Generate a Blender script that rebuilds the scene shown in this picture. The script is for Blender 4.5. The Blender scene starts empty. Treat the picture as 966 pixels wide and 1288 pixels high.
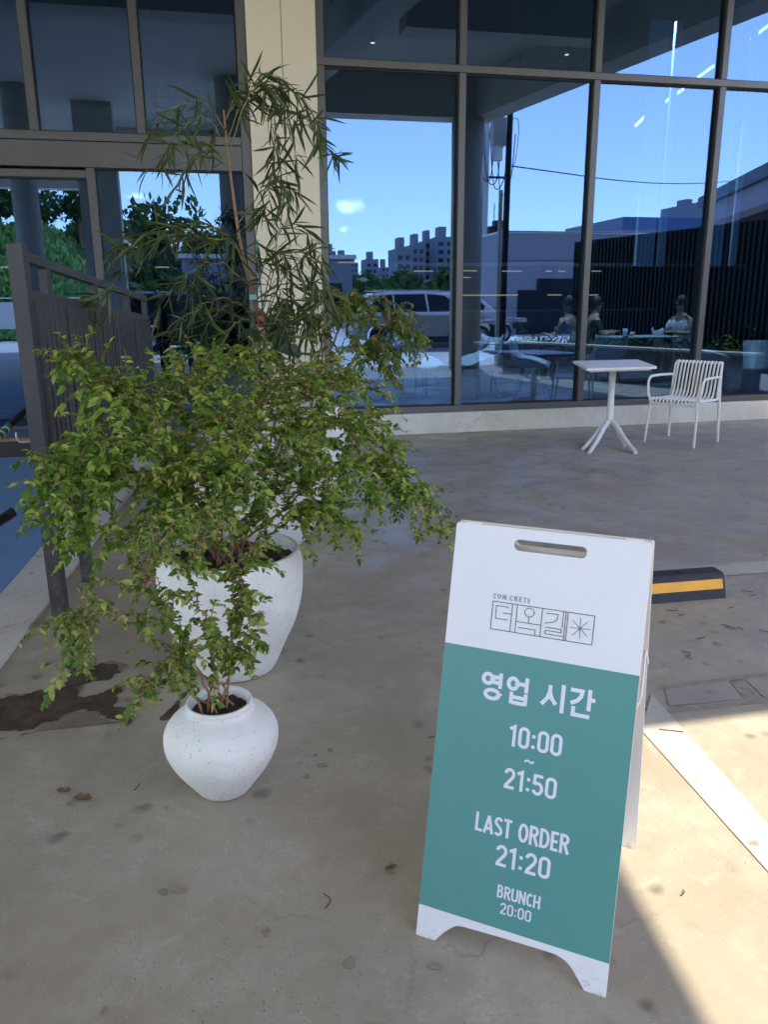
import bpy, bmesh, math, random
from mathutils import Vector, Matrix, noise as mnoise
from mathutils.geometry import tessellate_polygon
random.seed(7)
scn = bpy.context.scene
col = scn.collection
R = math.radians
pi = math.pi

# ---------------------------------------------------------------- camera
F, PITCH, ROLL, YAW, H = 993.76, R(14.878), R(-0.4446), R(12.187), 1.4
_c = Vector((math.sin(YAW)*math.cos(PITCH), math.cos(YAW)*math.cos(PITCH), -math.sin(PITCH)))
_r = Vector((math.cos(YAW), -math.sin(YAW), 0)); _u = _r.cross(_c)
_a = _r*math.cos(ROLL)+_u*math.sin(ROLL); _b = -_r*math.sin(ROLL)+_u*math.cos(ROLL)
cam = bpy.data.cameras.new('camera'); camo = bpy.data.objects.new('camera', cam); col.objects.link(camo)
M4 = Matrix((_a, _b, -_c)).transposed().to_4x4(); M4.translation = Vector((0, 0, H)); camo.matrix_world = M4
cam.sensor_fit = 'VERTICAL'; cam.sensor_height = 36; cam.lens = F/1288*36
cam.clip_start = 0.05; cam.clip_end = 5000
scn.camera = camo

# ---------------------------------------------------------------- sky, sun, exposure
SUN_EL, SUN_AZ = R(63.6), math.atan2(0.215, -0.977)
world = bpy.data.worlds.new('World'); scn.world = world; world.use_nodes = True
wt = world.node_tree; wt.nodes.clear()
wo = wt.nodes.new('ShaderNodeOutputWorld'); bg = wt.nodes.new('ShaderNodeBackground')
sky = wt.nodes.new('ShaderNodeTexSky'); sky.sky_type = 'NISHITA'; sky.sun_disc = False
sky.sun_elevation = SUN_EL; sky.sun_rotation = SUN_AZ; sky.air_density = 1.0; sky.dust_density = 0.1; sky.ozone_density = 1.6
bg.inputs[1].default_value = 0.15
# a few small fair-weather clouds low in the sky, spread all round the horizon
tc = wt.nodes.new('ShaderNodeTexCoord')
mp = wt.nodes.new('ShaderNodeMapping'); mp.inputs['Scale'].default_value = (2.6, 2.6, 9.0); mp.inputs['Location'].default_value = (1.3, 0.4, 0.1)
nz = wt.nodes.new('ShaderNodeTexNoise'); nz.inputs['Scale'].default_value = 2.2; nz.inputs['Detail'].default_value = 7; nz.inputs['Roughness'].default_value = 0.55
cr = wt.nodes.new('ShaderNodeValToRGB'); cr.color_ramp.elements[0].position = 0.70; cr.color_ramp.elements[1].position = 0.80
mx = wt.nodes.new('ShaderNodeMixRGB'); mx.inputs[2].default_value = (12.5, 12.2, 11.8, 1)
wt.links.new(tc.outputs['Generated'], mp.inputs[0]); wt.links.new(mp.outputs[0], nz.inputs[0]); wt.links.new(nz.outputs[0], cr.inputs[0])

def cloud(D, sx, sz, prev):
    sb = wt.nodes.new('ShaderNodeVectorMath'); sb.operation = 'SUBTRACT'; sb.inputs[1].default_value = D; wt.links.new(tc.outputs['Generated'], sb.inputs[0])
    sc_ = wt.nodes.new('ShaderNodeVectorMath'); sc_.operation = 'MULTIPLY'; sc_.inputs[1].default_value = (1/sx, 1/sx, 1/sz); wt.links.new(sb.outputs[0], sc_.inputs[0])
    ln = wt.nodes.new('ShaderNodeVectorMath'); ln.operation = 'LENGTH'; wt.links.new(sc_.outputs[0], ln.inputs[0])
    n_ = wt.nodes.new('ShaderNodeTexNoise'); n_.inputs['Scale'].default_value = 1.2/sx; n_.inputs['Detail'].default_value = 8; n_.inputs['Roughness'].default_value = 0.6; wt.links.new(tc.outputs['Generated'], n_.inputs[0])
    ad = wt.nodes.new('ShaderNodeMath'); ad.operation = 'MULTIPLY_ADD'; ad.inputs[1].default_value = 2.2; wt.links.new(n_.outputs[0], ad.inputs[0])
    ng = wt.nodes.new('ShaderNodeMath'); ng.operation = 'MULTIPLY'; ng.inputs[1].default_value = -1.0; wt.links.new(ln.outputs['Value'], ng.inputs[0]); wt.links.new(ng.outputs[0], ad.inputs[2])
    rp_ = wt.nodes.new('ShaderNodeMapRange'); rp_.inputs[1].default_value = 0.2; rp_.inputs[2].default_value = 0.95; wt.links.new(ad.outputs[0], rp_.inputs[0])
    mxx = wt.nodes.new('ShaderNodeMath'); mxx.operation = 'MAXIMUM'; wt.links.new(rp_.outputs[0], mxx.inputs[0]); wt.links.new(prev, mxx.inputs[1]); return mxx.outputs[0]
_fc = cr.outputs[0]
for (_u2, _v2, _sx, _sz) in ((438, 258, 0.026, 0.011), (172, 247, 0.012, 0.005), (432, 288, 0.008, 0.004), (668, 312, 0.012, 0.012)):
    _d = (_c + _a*((_u2-483)/F) - _b*((_v2-644)/F)).normalized(); _fc = cloud((_d.x, -_d.y, _d.z), _sx, _sz, _fc)
wt.links.new(_fc, mx.inputs[0]); wt.links.new(sky.outputs[0], mx.inputs[1])
hsn = wt.nodes.new('ShaderNodeHueSaturation'); hsn.inputs['Saturation'].default_value = 0.78; hsn.inputs['Hue'].default_value = 0.515; wt.links.new(mx.outputs[0], hsn.inputs['Color']); wt.links.new(hsn.outputs[0], bg.inputs[0]); wt.links.new(bg.outputs[0], wo.inputs[0])
sl = bpy.data.lights.new('sun', 'SUN'); sl.energy = 2.05; sl.angle = R(0.6); sl.color = (1, 0.92, 0.78)
so = bpy.data.objects.new('sun', sl); col.objects.link(so)
sd = Vector((math.sin(SUN_AZ)*math.cos(SUN_EL), math.cos(SUN_AZ)*math.cos(SUN_EL), math.sin(SUN_EL)))
so.rotation_euler = (-sd).to_track_quat('-Z', 'Y').to_euler(); so.location = sd*30
vs = scn.view_settings; vs.view_transform = 'Standard'; vs.look = 'None'; vs.exposure = 2.32; vs.gamma = 1
scn.cycles.max_bounces = 10; scn.cycles.transparent_max_bounces = 16; scn.cycles.glossy_bounces = 4
scn.cycles.diffuse_bounces = 5

# ---------------------------------------------------------------- helpers: pixels of the photo to points of the place
def ray(u, v): return _a*((u-483)/F) - _b*((v-644)/F) + _c
def PG(u, v, z=0.0):
    d = ray(u, v); return Vector((0, 0, H)) + d*((z-H)/d.z)
def PY(u, v, y):
    d = ray(u, v); return Vector((0, 0, H)) + d*(y/d.y)

# ---------------------------------------------------------------- helpers: meshes
class MB:
    def __init__(s): s.v = []; s.f = []; s.smooth = set()
    def add(s, vs, fs, sm=False):
        o = len(s.v); s.v += [tuple(p) for p in vs]
        for f in fs:
            if sm: s.smooth.add(len(s.f))
            s.f.append(tuple(o+i for i in f))
        return s
    def box(s, x0, x1, y0, y1, z0, z1, m=None):
        P = [Vector((x, y, z)) for z in (z0, z1) for y in (y0, y1) for x in (x0, x1)]
        if m: P = [m @ p for p in P]
        return s.add(P, [(0, 2, 3, 1), (4, 5, 7, 6), (0, 1, 5, 4), (2, 6, 7, 3), (0, 4, 6, 2), (1, 3, 7, 5)])
    def bbox(s, x0, x1, y0, y1, z0, z1, b=0.003, m=None):
        # box with chamfered edges
        bm = bmesh.new(); bmesh.ops.create_cube(bm, size=1)
        for v in bm.verts:
            v.co = Vector(((x0+x1)/2+v.co.x*(x1-x0), (y0+y1)/2+v.co.y*(y1-y0), (z0+z1)/2+v.co.z*(z1-z0)))
        b = min(b, 0.45*min(abs(x1-x0), abs(y1-y0), abs(z1-z0)))
        bmesh.ops.bevel(bm, geom=bm.edges[:], offset=b, segments=2, affect='EDGES', profile=0.6)
        return s.bm(bm, m)
    def bm(s, bm, m=None, sm=False):
        bm.verts.index_update()
        P = [m @ v.co if m else v.co.copy() for v in bm.verts]
        s.add(P, [[v.index for v in f.verts] for f in bm.faces], sm); bm.free(); return s
    def tube(s, path, r, n=8, cap=True, closed=False):
        path = [Vector(p) for p in path]; N = len(path)
        rs = r if isinstance(r, (list, tuple)) else [r]*N
        rings = []; up = None
        for i, p in enumerate(path):
            if closed: t = path[(i+1) % N]-path[i-1]
            else: t = path[min(i+1, N-1)]-path[max(i-1, 0)]
            t = t.normalized() if t.length > 1e-9 else Vector((0, 0, 1))
            if up is None: up = Vector((0, 0, 1)) if abs(t.z) < 0.9 else Vector((1, 0, 0))
            x = up.cross(t)
            if x.length < 1e-6: x = Vector((1, 0, 0)).cross(t)
            x.normalize(); y = t.cross(x); up = y
            rings.append([p + (x*math.cos(2*pi*k/n)+y*math.sin(2*pi*k/n))*rs[i] for k in range(n)])
        V = [q for g in rings for q in g]; Fs = []
        for i in range(N if closed else N-1):
            j = (i+1) % N
            for k in range(n): Fs.append((i*n+k, i*n+(k+1) % n, j*n+(k+1) % n, j*n+k))
        s.add(V, Fs, True)
        if cap and not closed:
            s.add(rings[0], [tuple(range(n-1, -1, -1))]); s.add(rings[-1], [tuple(range(n))])
        return s
    def lathe(s, prof, n=48, c=(0, 0, 0)):
        V = [(c[0]+r*math.cos(2*pi*k/n), c[1]+r*math.sin(2*pi*k/n), c[2]+z) for r, z in prof for k in range(n)]
        Fs = [(i*n+k, i*n+(k+1) % n, (i+1)*n+(k+1) % n, (i+1)*n+k) for i in range(len(prof)-1) for k in range(n)]
        return s.add(V, Fs, True)
    def prism(s, outer, m, t, holes=()):
        # polygon(s) in the local xy plane, thickness t towards -z, m maps to the place
        loops = [[Vector((p[0], p[1], 0)) for p in outer]]+[[Vector((p[0], p[1], 0)) for p in h] for h in holes]
        flat = [p for l in loops for p in l]; n = len(flat)
        tri = tessellate_polygon(loops)
        fs = []
        for tr in tri:
            A, B, C = (flat[i] for i in tr)
            if (B-A).cross(C-A).z < 0: tr = (tr[0], tr[2], tr[1])
            fs.append(tuple(tr))
        V = [m @ p for p in flat]+[m @ (p-Vector((0, 0, t))) for p in flat]
        F2 = fs + [tuple(n+i for i in reversed(f)) for f in fs]
        o = 0
        for l in loops:
            k = len(l)
            for i in range(k):
                a, b = o+i, o+(i+1) % k; F2.append((a, b, n+b, n+a))
            o += k
        return s.add(V, F2)
    def mesh(s, name):
        me = bpy.data.meshes.new(name); me.from_pydata(s.v, [], s.f)
        if s.smooth:
            me.polygons.foreach_set('use_smooth', [i in s.smooth for i in range(len(s.f))])
        me.update(); return me
    def build(s, name, m, parent=None, kind=None, fixn=False):
        me = s.mesh(name)
        if fixn:
            b = bmesh.new(); b.from_mesh(me); bmesh.ops.recalc_face_normals(b, faces=b.faces[:]); b.to_mesh(me); b.free()
        if m: me.materials.append(m)
        o = bpy.data.objects.new(name, me); col.objects.link(o)
        if parent: o.parent = parent
        if kind: o['kind'] = kind
        return o
def empty(name, loc=(0, 0, 0), rz=0):
    o = bpy.data.objects.new(name, None); o.empty_display_size = 0.1; col.objects.link(o)
    o.location = loc; o.rotation_euler = (0, 0, rz); return o
def tag(o, label, cat, group=None):
    o['label'] = label; o['category'] = cat
    if group: o['group'] = group
    return o
def struct(o): o['kind'] = 'structure'; return o
def part(name, me, m, parent, loc=(0, 0, 0)):
    o = bpy.data.objects.new(name, me); col.objects.link(o); o.parent = parent; o.location = loc; return o
def kids(o): return [c for c in bpy.data.objects if c.parent is o]
def copy_tree(o, parent=None):
    c = o.copy(); col.objects.link(c)
    if parent: c.parent = parent
    for ch in kids(o): copy_tree(ch, c)
    return c
def arc(cx, cy, rx, ry, a0, a1, n=12):
    return [(cx+rx*math.cos(R(a0+(a1-a0)*i/n)), cy+ry*math.sin(R(a0+(a1-a0)*i/n))) for i in range(n+1)]
def bez(pts, n=12):
    # smooth curve through control points (Catmull-Rom)
    P = [Vector(p) for p in pts]; P = [P[0]*2-P[1]]+P+[P[-1]*2-P[-2]]; out = []
    for i in range(1, len(P)-2):
        for k in range(n):
            t = k/n; a, b, c, d = P[i-1:i+3]
            out.append(0.5*((2*b)+(c-a)*t+(2*a-5*b+4*c-d)*t*t+(3*b-a-3*c+d)*t**3))
    out.append(P[-2]); return out

# ---------------------------------------------------------------- materials
def mat(name, colr, rough=0.6, metal=0.0, bump=0.0, bscale=40, var=0.0, vscale=6, spec=0.5, dirt=None):
    m = bpy.data.materials.new(name); m.use_nodes = True; t = m.node_tree; N = t.nodes; L = t.links
    p = N['Principled BSDF']; p.inputs['Base Color'].default_value = (*colr, 1); p.inputs['Roughness'].default_value = rough
    p.inputs['Metallic'].default_value = metal; p.inputs['Specular IOR Level'].default_value = spec
    tcn = N.new('ShaderNodeTexCoord')
    if var > 0:
        n = N.new('ShaderNodeTexNoise'); n.inputs['Scale'].default_value = vscale; n.inputs['Detail'].default_value = 8; n.inputs['Roughness'].default_value = 0.62
        L.new(tcn.outputs['Object'], n.inputs[0])
        mr = N.new('ShaderNodeMapRange'); mr.inputs[1].default_value = 0.3; mr.inputs[2].default_value = 0.7
        mr.inputs[3].default_value = 1-var; mr.inputs[4].default_value = 1+var; L.new(n.outputs[0], mr.inputs[0])
        mm = N.new('ShaderNodeVectorMath'); mm.operation = 'SCALE'; mm.inputs[0].default_value = colr
        L.new(mr.outputs[0], mm.inputs['Scale']); L.new(mm.outputs[0], p.inputs['Base Color'])
        r2 = N.new('ShaderNodeMapRange'); r2.inputs[3].default_value = max(0, rough-0.12); r2.inputs[4].default_value = min(1, rough+0.12)
        L.new(n.outputs[0], r2.inputs[0]); L.new(r2.outputs[0], p.inputs['Roughness'])
    if bump > 0:
        n2 = N.new('ShaderNodeTexNoise'); n2.inputs['Scale'].default_value = bscale; n2.inputs['Detail'].default_value = 6
        L.new(tcn.outputs['Object'], n2.inputs[0]); b = N.new('ShaderNodeBump'); b.inputs['Strength'].default_value = bump; b.inputs['Distance'].default_value = 0.01
        L.new(n2.outputs[0], b.inputs['Height']); L.new(b.outputs[0], p.inputs['Normal'])
    return m
def emis(name, c, s):
    m = bpy.data.materials.new(name); m.use_nodes = True; t = m.node_tree; t.nodes.clear()
    e = t.nodes.new('ShaderNodeEmission'); e.inputs[0].default_value = (*c, 1); e.inputs[1].default_value = s
    o = t.nodes.new('ShaderNodeOutputMaterial'); t.links.new(e.outputs[0], o.inputs[0]); return m
def glassmat(name, tint, refl, rtint=(1, 1, 1)):
    m = bpy.data.materials.new(name); m.use_nodes = True; t = m.node_tree; N = t.nodes; L = t.links; N.clear()
    o = N.new('ShaderNodeOutputMaterial'); tr = N.new('ShaderNodeBsdfTransparent'); tr.inputs[0].default_value = (*tint, 1)
    g = N.new('ShaderNodeBsdfGlossy'); g.inputs['Roughness'].default_value = 0.0; g.inputs[0].default_value = (*rtint, 1)
    fr = N.new('ShaderNodeFresnel'); fr.inputs[0].default_value = 1.5
    ma = N.new('ShaderNodeMath'); ma.operation = 'MULTIPLY_ADD'; ma.inputs[1].default_value = 1-refl; ma.inputs[2].default_value = refl
    mxs = N.new('ShaderNodeMixShader'); L.new(fr.outputs[0], ma.inputs[0]); L.new(ma.outputs[0], mxs.inputs[0])
    L.new(tr.outputs[0], mxs.inputs[1]); L.new(g.outputs[0], mxs.inputs[2]); L.new(mxs.outputs[0], o.inputs[0])
    # very slight waviness of float glass
    tcn = N.new('ShaderNodeTexCoord'); n = N.new('ShaderNodeTexNoise'); n.inputs['Scale'].default_value = 0.9; n.inputs['Detail'].default_value = 1
    b = N.new('ShaderNodeBump'); b.inputs['Strength'].default_value = 0.02; b.inputs['Distance'].default_value = 0.02
    L.new(tcn.outputs['Object'], n.inputs[0]); L.new(n.outputs[0], b.inputs['Height']); L.new(b.outputs[0], g.inputs['Normal'])
    return m
def leafmat(name, c1, c2, c3, trans=0.45):
    m = bpy.data.materials.new(name); m.use_nodes = True; t = m.node_tree; N = t.nodes; L = t.links
    p = N['Principled BSDF']; p.inputs['Roughness'].default_value = 0.42; p.inputs['Specular IOR Level'].default_value = 0.4
    g = N.new('ShaderNodeNewGeometry'); r = N.new('ShaderNodeValToRGB')
    e = r.color_ramp.elements; e[0].color = (*c1, 1); e[1].color = (*c3, 1); e[1].position = 1; k = e.new(0.55); k.color = (*c2, 1)
    L.new(g.outputs['Random Per Island'], r.inputs[0]); L.new(r.outputs[0], p.inputs['Base Color'])
    tl = N.new('ShaderNodeBsdfTranslucent'); ms = N.new('ShaderNodeMixShader'); ms.inputs[0].default_value = trans
    hs = N.new('ShaderNodeHueSaturation'); hs.inputs['Value'].default_value = 1.5; L.new(r.outputs[0], hs.inputs['Color']); L.new(hs.outputs[0], tl.inputs[0])
    L.new(p.outputs[0], ms.inputs[1]); L.new(tl.outputs[0], ms.inputs[2]); L.new(ms.outputs[0], N['Material Output'].inputs[0])
    return m

def concrete(name, base, dark, light, scale=1.0, rough=(0.3, 0.6), cracks=True, speck=True, bump=0.15, stains=True):
    m = bpy.data.materials.new(name); m.use_nodes = True; t = m.node_tree; N = t.nodes; L = t.links
    p = N['Principled BSDF']; tcn = N.new('ShaderNodeTexCoord'); O = tcn.outputs['Object']
    def noise(s, d=6, rg=0.6, dist=0.0):
        n = N.new('ShaderNodeTexNoise'); n.inputs['Scale'].default_value = s*scale; n.inputs['Detail'].default_value = d
        n.inputs['Roughness'].default_value = rg; n.inputs['Distortion'].default_value = dist; L.new(O, n.inputs[0]); return n.outputs[0]
    def ramp(x, a, b, ca=(0, 0, 0, 1), cb=(1, 1, 1, 1)):
        r = N.new('ShaderNodeValToRGB'); r.color_ramp.elements[0].position = a; r.color_ramp.elements[1].position = b
        r.color_ramp.elements[0].color = ca; r.color_ramp.elements[1].color = cb; L.new(x, r.inputs[0]); return r.outputs[0]
    def mixc(f, c1, c2, mode='MIX'):
        n = N.new('ShaderNodeMixRGB'); n.blend_type = mode
        for i, x in ((0, f), (1, c1), (2, c2)):
            if hasattr(x, 'type') and not isinstance(x, (tuple, float)): L.new(x, n.inputs[i])
            elif isinstance(x, float): n.inputs[i].default_value = x
            else: n.inputs[i].default_value = (*x, 1)
        return n.outputs[0]
    def mul(a, b):
        n = N.new('ShaderNodeMath'); n.operation = 'MULTIPLY'; L.new(a, n.inputs[0])
        if isinstance(b, float): n.inputs[1].default_value = b
        else: L.new(b, n.inputs[1])
        return n.outputs[0]
    c = mixc(ramp(noise(0.9, 8, 0.62, 0.6), 0.34, 0.66), dark, base)
    c = mixc(mul(ramp(noise(2.7, 9, 0.65, 0.3), 0.45, 0.72), 0.7), c, light)
    c = mixc(mul(ramp(noise(14, 8, 0.75), 0.42, 0.62), 0.5), c, dark)
    c = mixc(mul(ramp(noise(6.5, 10, 0.8, 0.8), 0.56, 0.60), 0.35), c, light)
    c = mixc(mul(ramp(noise(110, 5, 0.9), 0.47, 0.56), 0.4), c, dark)
    if stains:
        st = N.new('ShaderNodeTexVoronoi'); st.inputs['Scale'].default_value = 8.5*scale; st.inputs['Randomness'].default_value = 1
        dn = N.new('ShaderNodeTexNoise'); dn.inputs['Scale'].default_value = 14*scale; dn.inputs['Detail'].default_value = 4; L.new(O, dn.inputs[0])
        av = N.new('ShaderNodeVectorMath'); av.operation = 'MULTIPLY_ADD'; av.inputs[1].default_value = (0.07, 0.07, 0.07); L.new(dn.outputs['Color'], av.inputs[0]); L.new(O, av.inputs[2]); L.new(av.outputs[0], st.inputs[0])
        s1 = ramp(st.outputs['Distance'], 0.08, 0.26, (1, 1, 1, 1), (0, 0, 0, 1))
        c = mixc(mul(mul(s1, ramp(noise(1.9, 3), 0.46, 0.56)), 0.85), c, tuple(x*0.5 for x in dark))
    if speck:
        v = N.new('ShaderNodeTexVoronoi'); v.inputs['Scale'].default_value = 105*scale; L.new(O, v.inputs[0])
        sp = ramp(v.outputs['Distance'], 0.14, 0.24, (1, 1, 1, 1), (0, 0, 0, 1))
        rnd = N.new('ShaderNodeSeparateColor'); L.new(v.outputs['Color'], rnd.inputs[0])
        sel = ramp(rnd.outputs[0], 0.62, 0.72)
        c = mixc(mul(mul(sp, sel), mul(ramp(noise(1.3, 4), 0.40, 0.60), 0.95)), c, (0.02, 0.02, 0.02))
        sel2 = ramp(rnd.outputs[1], 0.93, 0.96)
        c = mixc(mul(mul(sp, sel2), 0.5), c, (0.65, 0.63, 0.58))
    if cracks:
        wv_ = N.new('ShaderNodeTexVoronoi'); wv_.feature = 'DISTANCE_TO_EDGE'; wv_.inputs['Scale'].default_value = 1.15*scale
        dn0 = N.new('ShaderNodeTexNoise'); dn0.inputs['Scale'].default_value = 3.5*scale; dn0.inputs['Detail'].default_value = 9; L.new(O, dn0.inputs[0])
        av0 = N.new('ShaderNodeVectorMath'); av0.operation = 'MULTIPLY_ADD'; av0.inputs[1].default_value = (0.45, 0.45, 0.0); L.new(dn0.outputs['Color'], av0.inputs[0]); L.new(O, av0.inputs[2]); L.new(av0.outputs[0], wv_.inputs[0])
        hc = ramp(wv_.outputs['Distance'], 0.002, 0.007, (1, 1, 1, 1), (0, 0, 0, 1))
        c = mixc(mul(mul(hc, ramp(noise(1.1, 3), 0.54, 0.62)), 0.5), c, tuple(x*0.45 for x in dark))
        v2 = N.new('ShaderNodeTexVoronoi'); v2.feature = 'DISTANCE_TO_EDGE'; v2.inputs['Scale'].default_value = 0.42*scale
        dn = N.new('ShaderNodeTexNoise'); dn.inputs['Scale'].default_value = 2.6*scale; dn.inputs['Detail'].default_value = 9; dn.inputs['Roughness'].default_value = 0.65; L.new(O, dn.inputs[0])
        av = N.new('ShaderNodeVectorMath'); av.operation = 'MULTIPLY_ADD'; av.inputs[1].default_value = (0.5, 0.5, 0.0); L.new(dn.outputs['Color'], av.inputs[0]); L.new(O, av.inputs[2]); L.new(av.outputs[0], v2.inputs[0])
        cr1 = ramp(v2.outputs['Distance'], 0.0012, 0.004, (1, 1, 1, 1), (0, 0, 0, 1))
        c = mixc(mul(mul(cr1, ramp(noise(0.8, 3), 0.5, 0.6)), 0.6), c, tuple(x*0.3 for x in dark))
    L.new(c, p.inputs['Base Color'])
    rr = N.new('ShaderNodeMapRange'); rr.inputs[1].default_value = 0.35; rr.inputs[2].default_value = 0.65
    rr.inputs[3].default_value = rough[0]; rr.inputs[4].default_value = rough[1]; L.new(noise(3.2, 6, 0.6), rr.inputs[0]); L.new(rr.outputs[0], p.inputs['Roughness'])
    b = N.new('ShaderNodeBump'); b.inputs['Strength'].default_value = bump; b.inputs['Distance'].default_value = 0.006
    L.new(noise(55, 6, 0.7), b.inputs['Height']); L.new(b.outputs[0], p.inputs['Normal'])
    return m

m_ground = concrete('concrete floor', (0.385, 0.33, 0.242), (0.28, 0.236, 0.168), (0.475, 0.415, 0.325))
m_curb = concrete('curb concrete', (0.76, 0.72, 0.60), (0.60, 0.56, 0.45), (0.82, 0.78, 0.67), scale=1.6, rough=(0.6, 0.85), speck=True, stains=False)
m_stripe = concrete('stripe paint', (0.47, 0.43, 0.36), (0.38, 0.34, 0.28), (0.53, 0.49, 0.42), scale=1.3, rough=(0.5, 0.7))
m_strip = concrete('kerb strip paint', (0.60, 0.56, 0.49), (0.47, 0.44, 0.38), (0.66, 0.63, 0.56), scale=1.3, rough=(0.5, 0.7))
m_ramp = mat('ramp paint', (0.13, 0.245, 0.43), 0.5, var=0.12, vscale=3, bump=0.1, bscale=60)
m_pillar = mat('pillar paint', (0.76, 0.66, 0.48), 0.75, var=0.05, vscale=1.5, bump=0.12, bscale=25)
m_soffit = concrete('soffit concrete', (0.60, 0.57, 0.50), (0.54, 0.51, 0.45), (0.66, 0.63, 0.56), scale=0.5, rough=(0.7, 0.9), speck=False, stains=False)
m_frame = mat('frame paint', (0.115, 0.108, 0.10), 0.42, metal=0.25, var=0.06, vscale=4)
m_gasket = mat('gasket rubber', (0.012, 0.012, 0.012), 0.6)
m_glass = glassmat('window glass', (0.37, 0.52, 0.66), 0.165, (0.36, 0.555, 0.88))
m_fence = mat('fence paint', (0.058, 0.054, 0.054), 0.45, metal=0.2, var=0.12, vscale=5, bump=0.05)
m_white = mat('white plastic', (0.80, 0.76, 0.69), 0.42, var=0.03, vscale=8)
m_board = mat('board white', (0.72, 0.70, 0.69), 0.34, var=0.015, vscale=5)
m_edge = mat('board edge', (0.72, 0.64, 0.50), 0.6)
m_teal = mat('teal print', (0.080, 0.255, 0.225), 0.36, var=0.02, vscale=3)
m_letter = mat('letter print', (0.68, 0.68, 0.74), 0.4)
m_line = mat('logo line print', (0.03, 0.025, 0.035), 0.5)
m_tealline = mat('logo teal print', (0.05, 0.22, 0.23), 0.5)
m_rubber = mat('rubber', (0.022, 0.022, 0.024), 0.65, var=0.3, vscale=20, bump=0.3, bscale=80)
m_yellow = mat('yellow tape', (0.80, 0.36, 0.01), 0.5, var=0.08, vscale=12)
m_soil = mat('soil', (0.055, 0.032, 0.022), 0.95, var=0.5, vscale=60, bump=1.0, bscale=90)
m_bark = mat('bark', (0.27, 0.15, 0.08), 0.8, var=0.3, vscale=40)
m_barkg = mat('green stem', (0.20, 0.19, 0.06), 0.7, var=0.25, vscale=30)
m_black = mat('black metal', (0.02, 0.02, 0.022), 0.4, metal=0.3)
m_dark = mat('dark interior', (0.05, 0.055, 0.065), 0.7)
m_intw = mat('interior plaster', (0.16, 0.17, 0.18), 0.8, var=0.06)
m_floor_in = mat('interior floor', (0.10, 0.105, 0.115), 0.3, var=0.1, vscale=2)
m_steel = mat('steel', (0.6, 0.58, 0.52), 0.3, metal=0.8)
m_wood = mat('wood', (0.30, 0.16, 0.06), 0.6, var=0.25, vscale=20)
def potmat():
    m = mat('pot terrazzo', (0.76, 0.725, 0.655), 0.7, var=0.08, vscale=7, bump=0.45, bscale=55)
    t = m.node_tree; N = t.nodes; L = t.links; p = N['Principled BSDF']
    src = p.inputs['Base Color'].links[0].from_socket
    tcn = N.new('ShaderNodeTexCoord'); v = N.new('ShaderNodeTexVoronoi'); v.inputs['Scale'].default_value = 85; L.new(tcn.outputs['Object'], v.inputs[0])
    r = N.new('ShaderNodeValToRGB'); r.color_ramp.elements[0].position = 0.10; r.color_ramp.elements[1].position = 0.20
    r.color_ramp.elements[0].color = (1, 1, 1, 1); r.color_ramp.elements[1].color = (0, 0, 0, 1); L.new(v.outputs['Distance'], r.inputs[0])
    sc = N.new('ShaderNodeSeparateColor'); L.new(v.outputs['Color'], sc.inputs[0])
    r2 = N.new('ShaderNodeValToRGB'); r2.color_ramp.elements[0].position = 0.55; r2.color_ramp.elements[1].position = 0.70; L.new(sc.outputs[0], r2.inputs[0])
    mu = N.new('ShaderNodeMath'); mu.operation = 'MULTIPLY'; L.new(r.outputs[0], mu.inputs[0]); L.new(r2.outputs[0], mu.inputs[1])
    mixn = N.new('ShaderNodeMixRGB'); mixn.inputs[2].default_value = (0.22, 0.17, 0.12, 1); L.new(mu.outputs[0], mixn.inputs[0]); L.new(src, mixn.inputs[1])
    # faint horizontal scuffs
    mp2 = N.new('ShaderNodeMapping'); mp2.inputs['Scale'].default_value = (3, 3, 30); L.new(tcn.outputs['Object'], mp2.inputs[0])
    n3 = N.new('ShaderNodeTexNoise'); n3.inputs['Scale'].default_value = 2; n3.inputs['Detail'].default_value = 6; L.new(mp2.outputs[0], n3.inputs[0])
    r3 = N.new('ShaderNodeValToRGB'); r3.color_ramp.elements[0].position = 0.55; r3.color_ramp.elements[1].position = 0.75
    r3.color_ramp.elements[0].color = (0, 0, 0, 1); r3.color_ramp.elements[1].color = (0.25, 0.25, 0.25, 1); L.new(n3.outputs[0], r3.inputs[0])
    mx2 = N.new('ShaderNodeMixRGB'); mx2.inputs[2].default_value = (0.5, 0.48, 0.45, 1); L.new(r3.outputs[0], mx2.inputs[0]); L.new(mixn.outputs[0], mx2.inputs[1])
    L.new(mx2.outputs[0], p.inputs['Base Color']); return m
m_pot = potmat()
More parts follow.
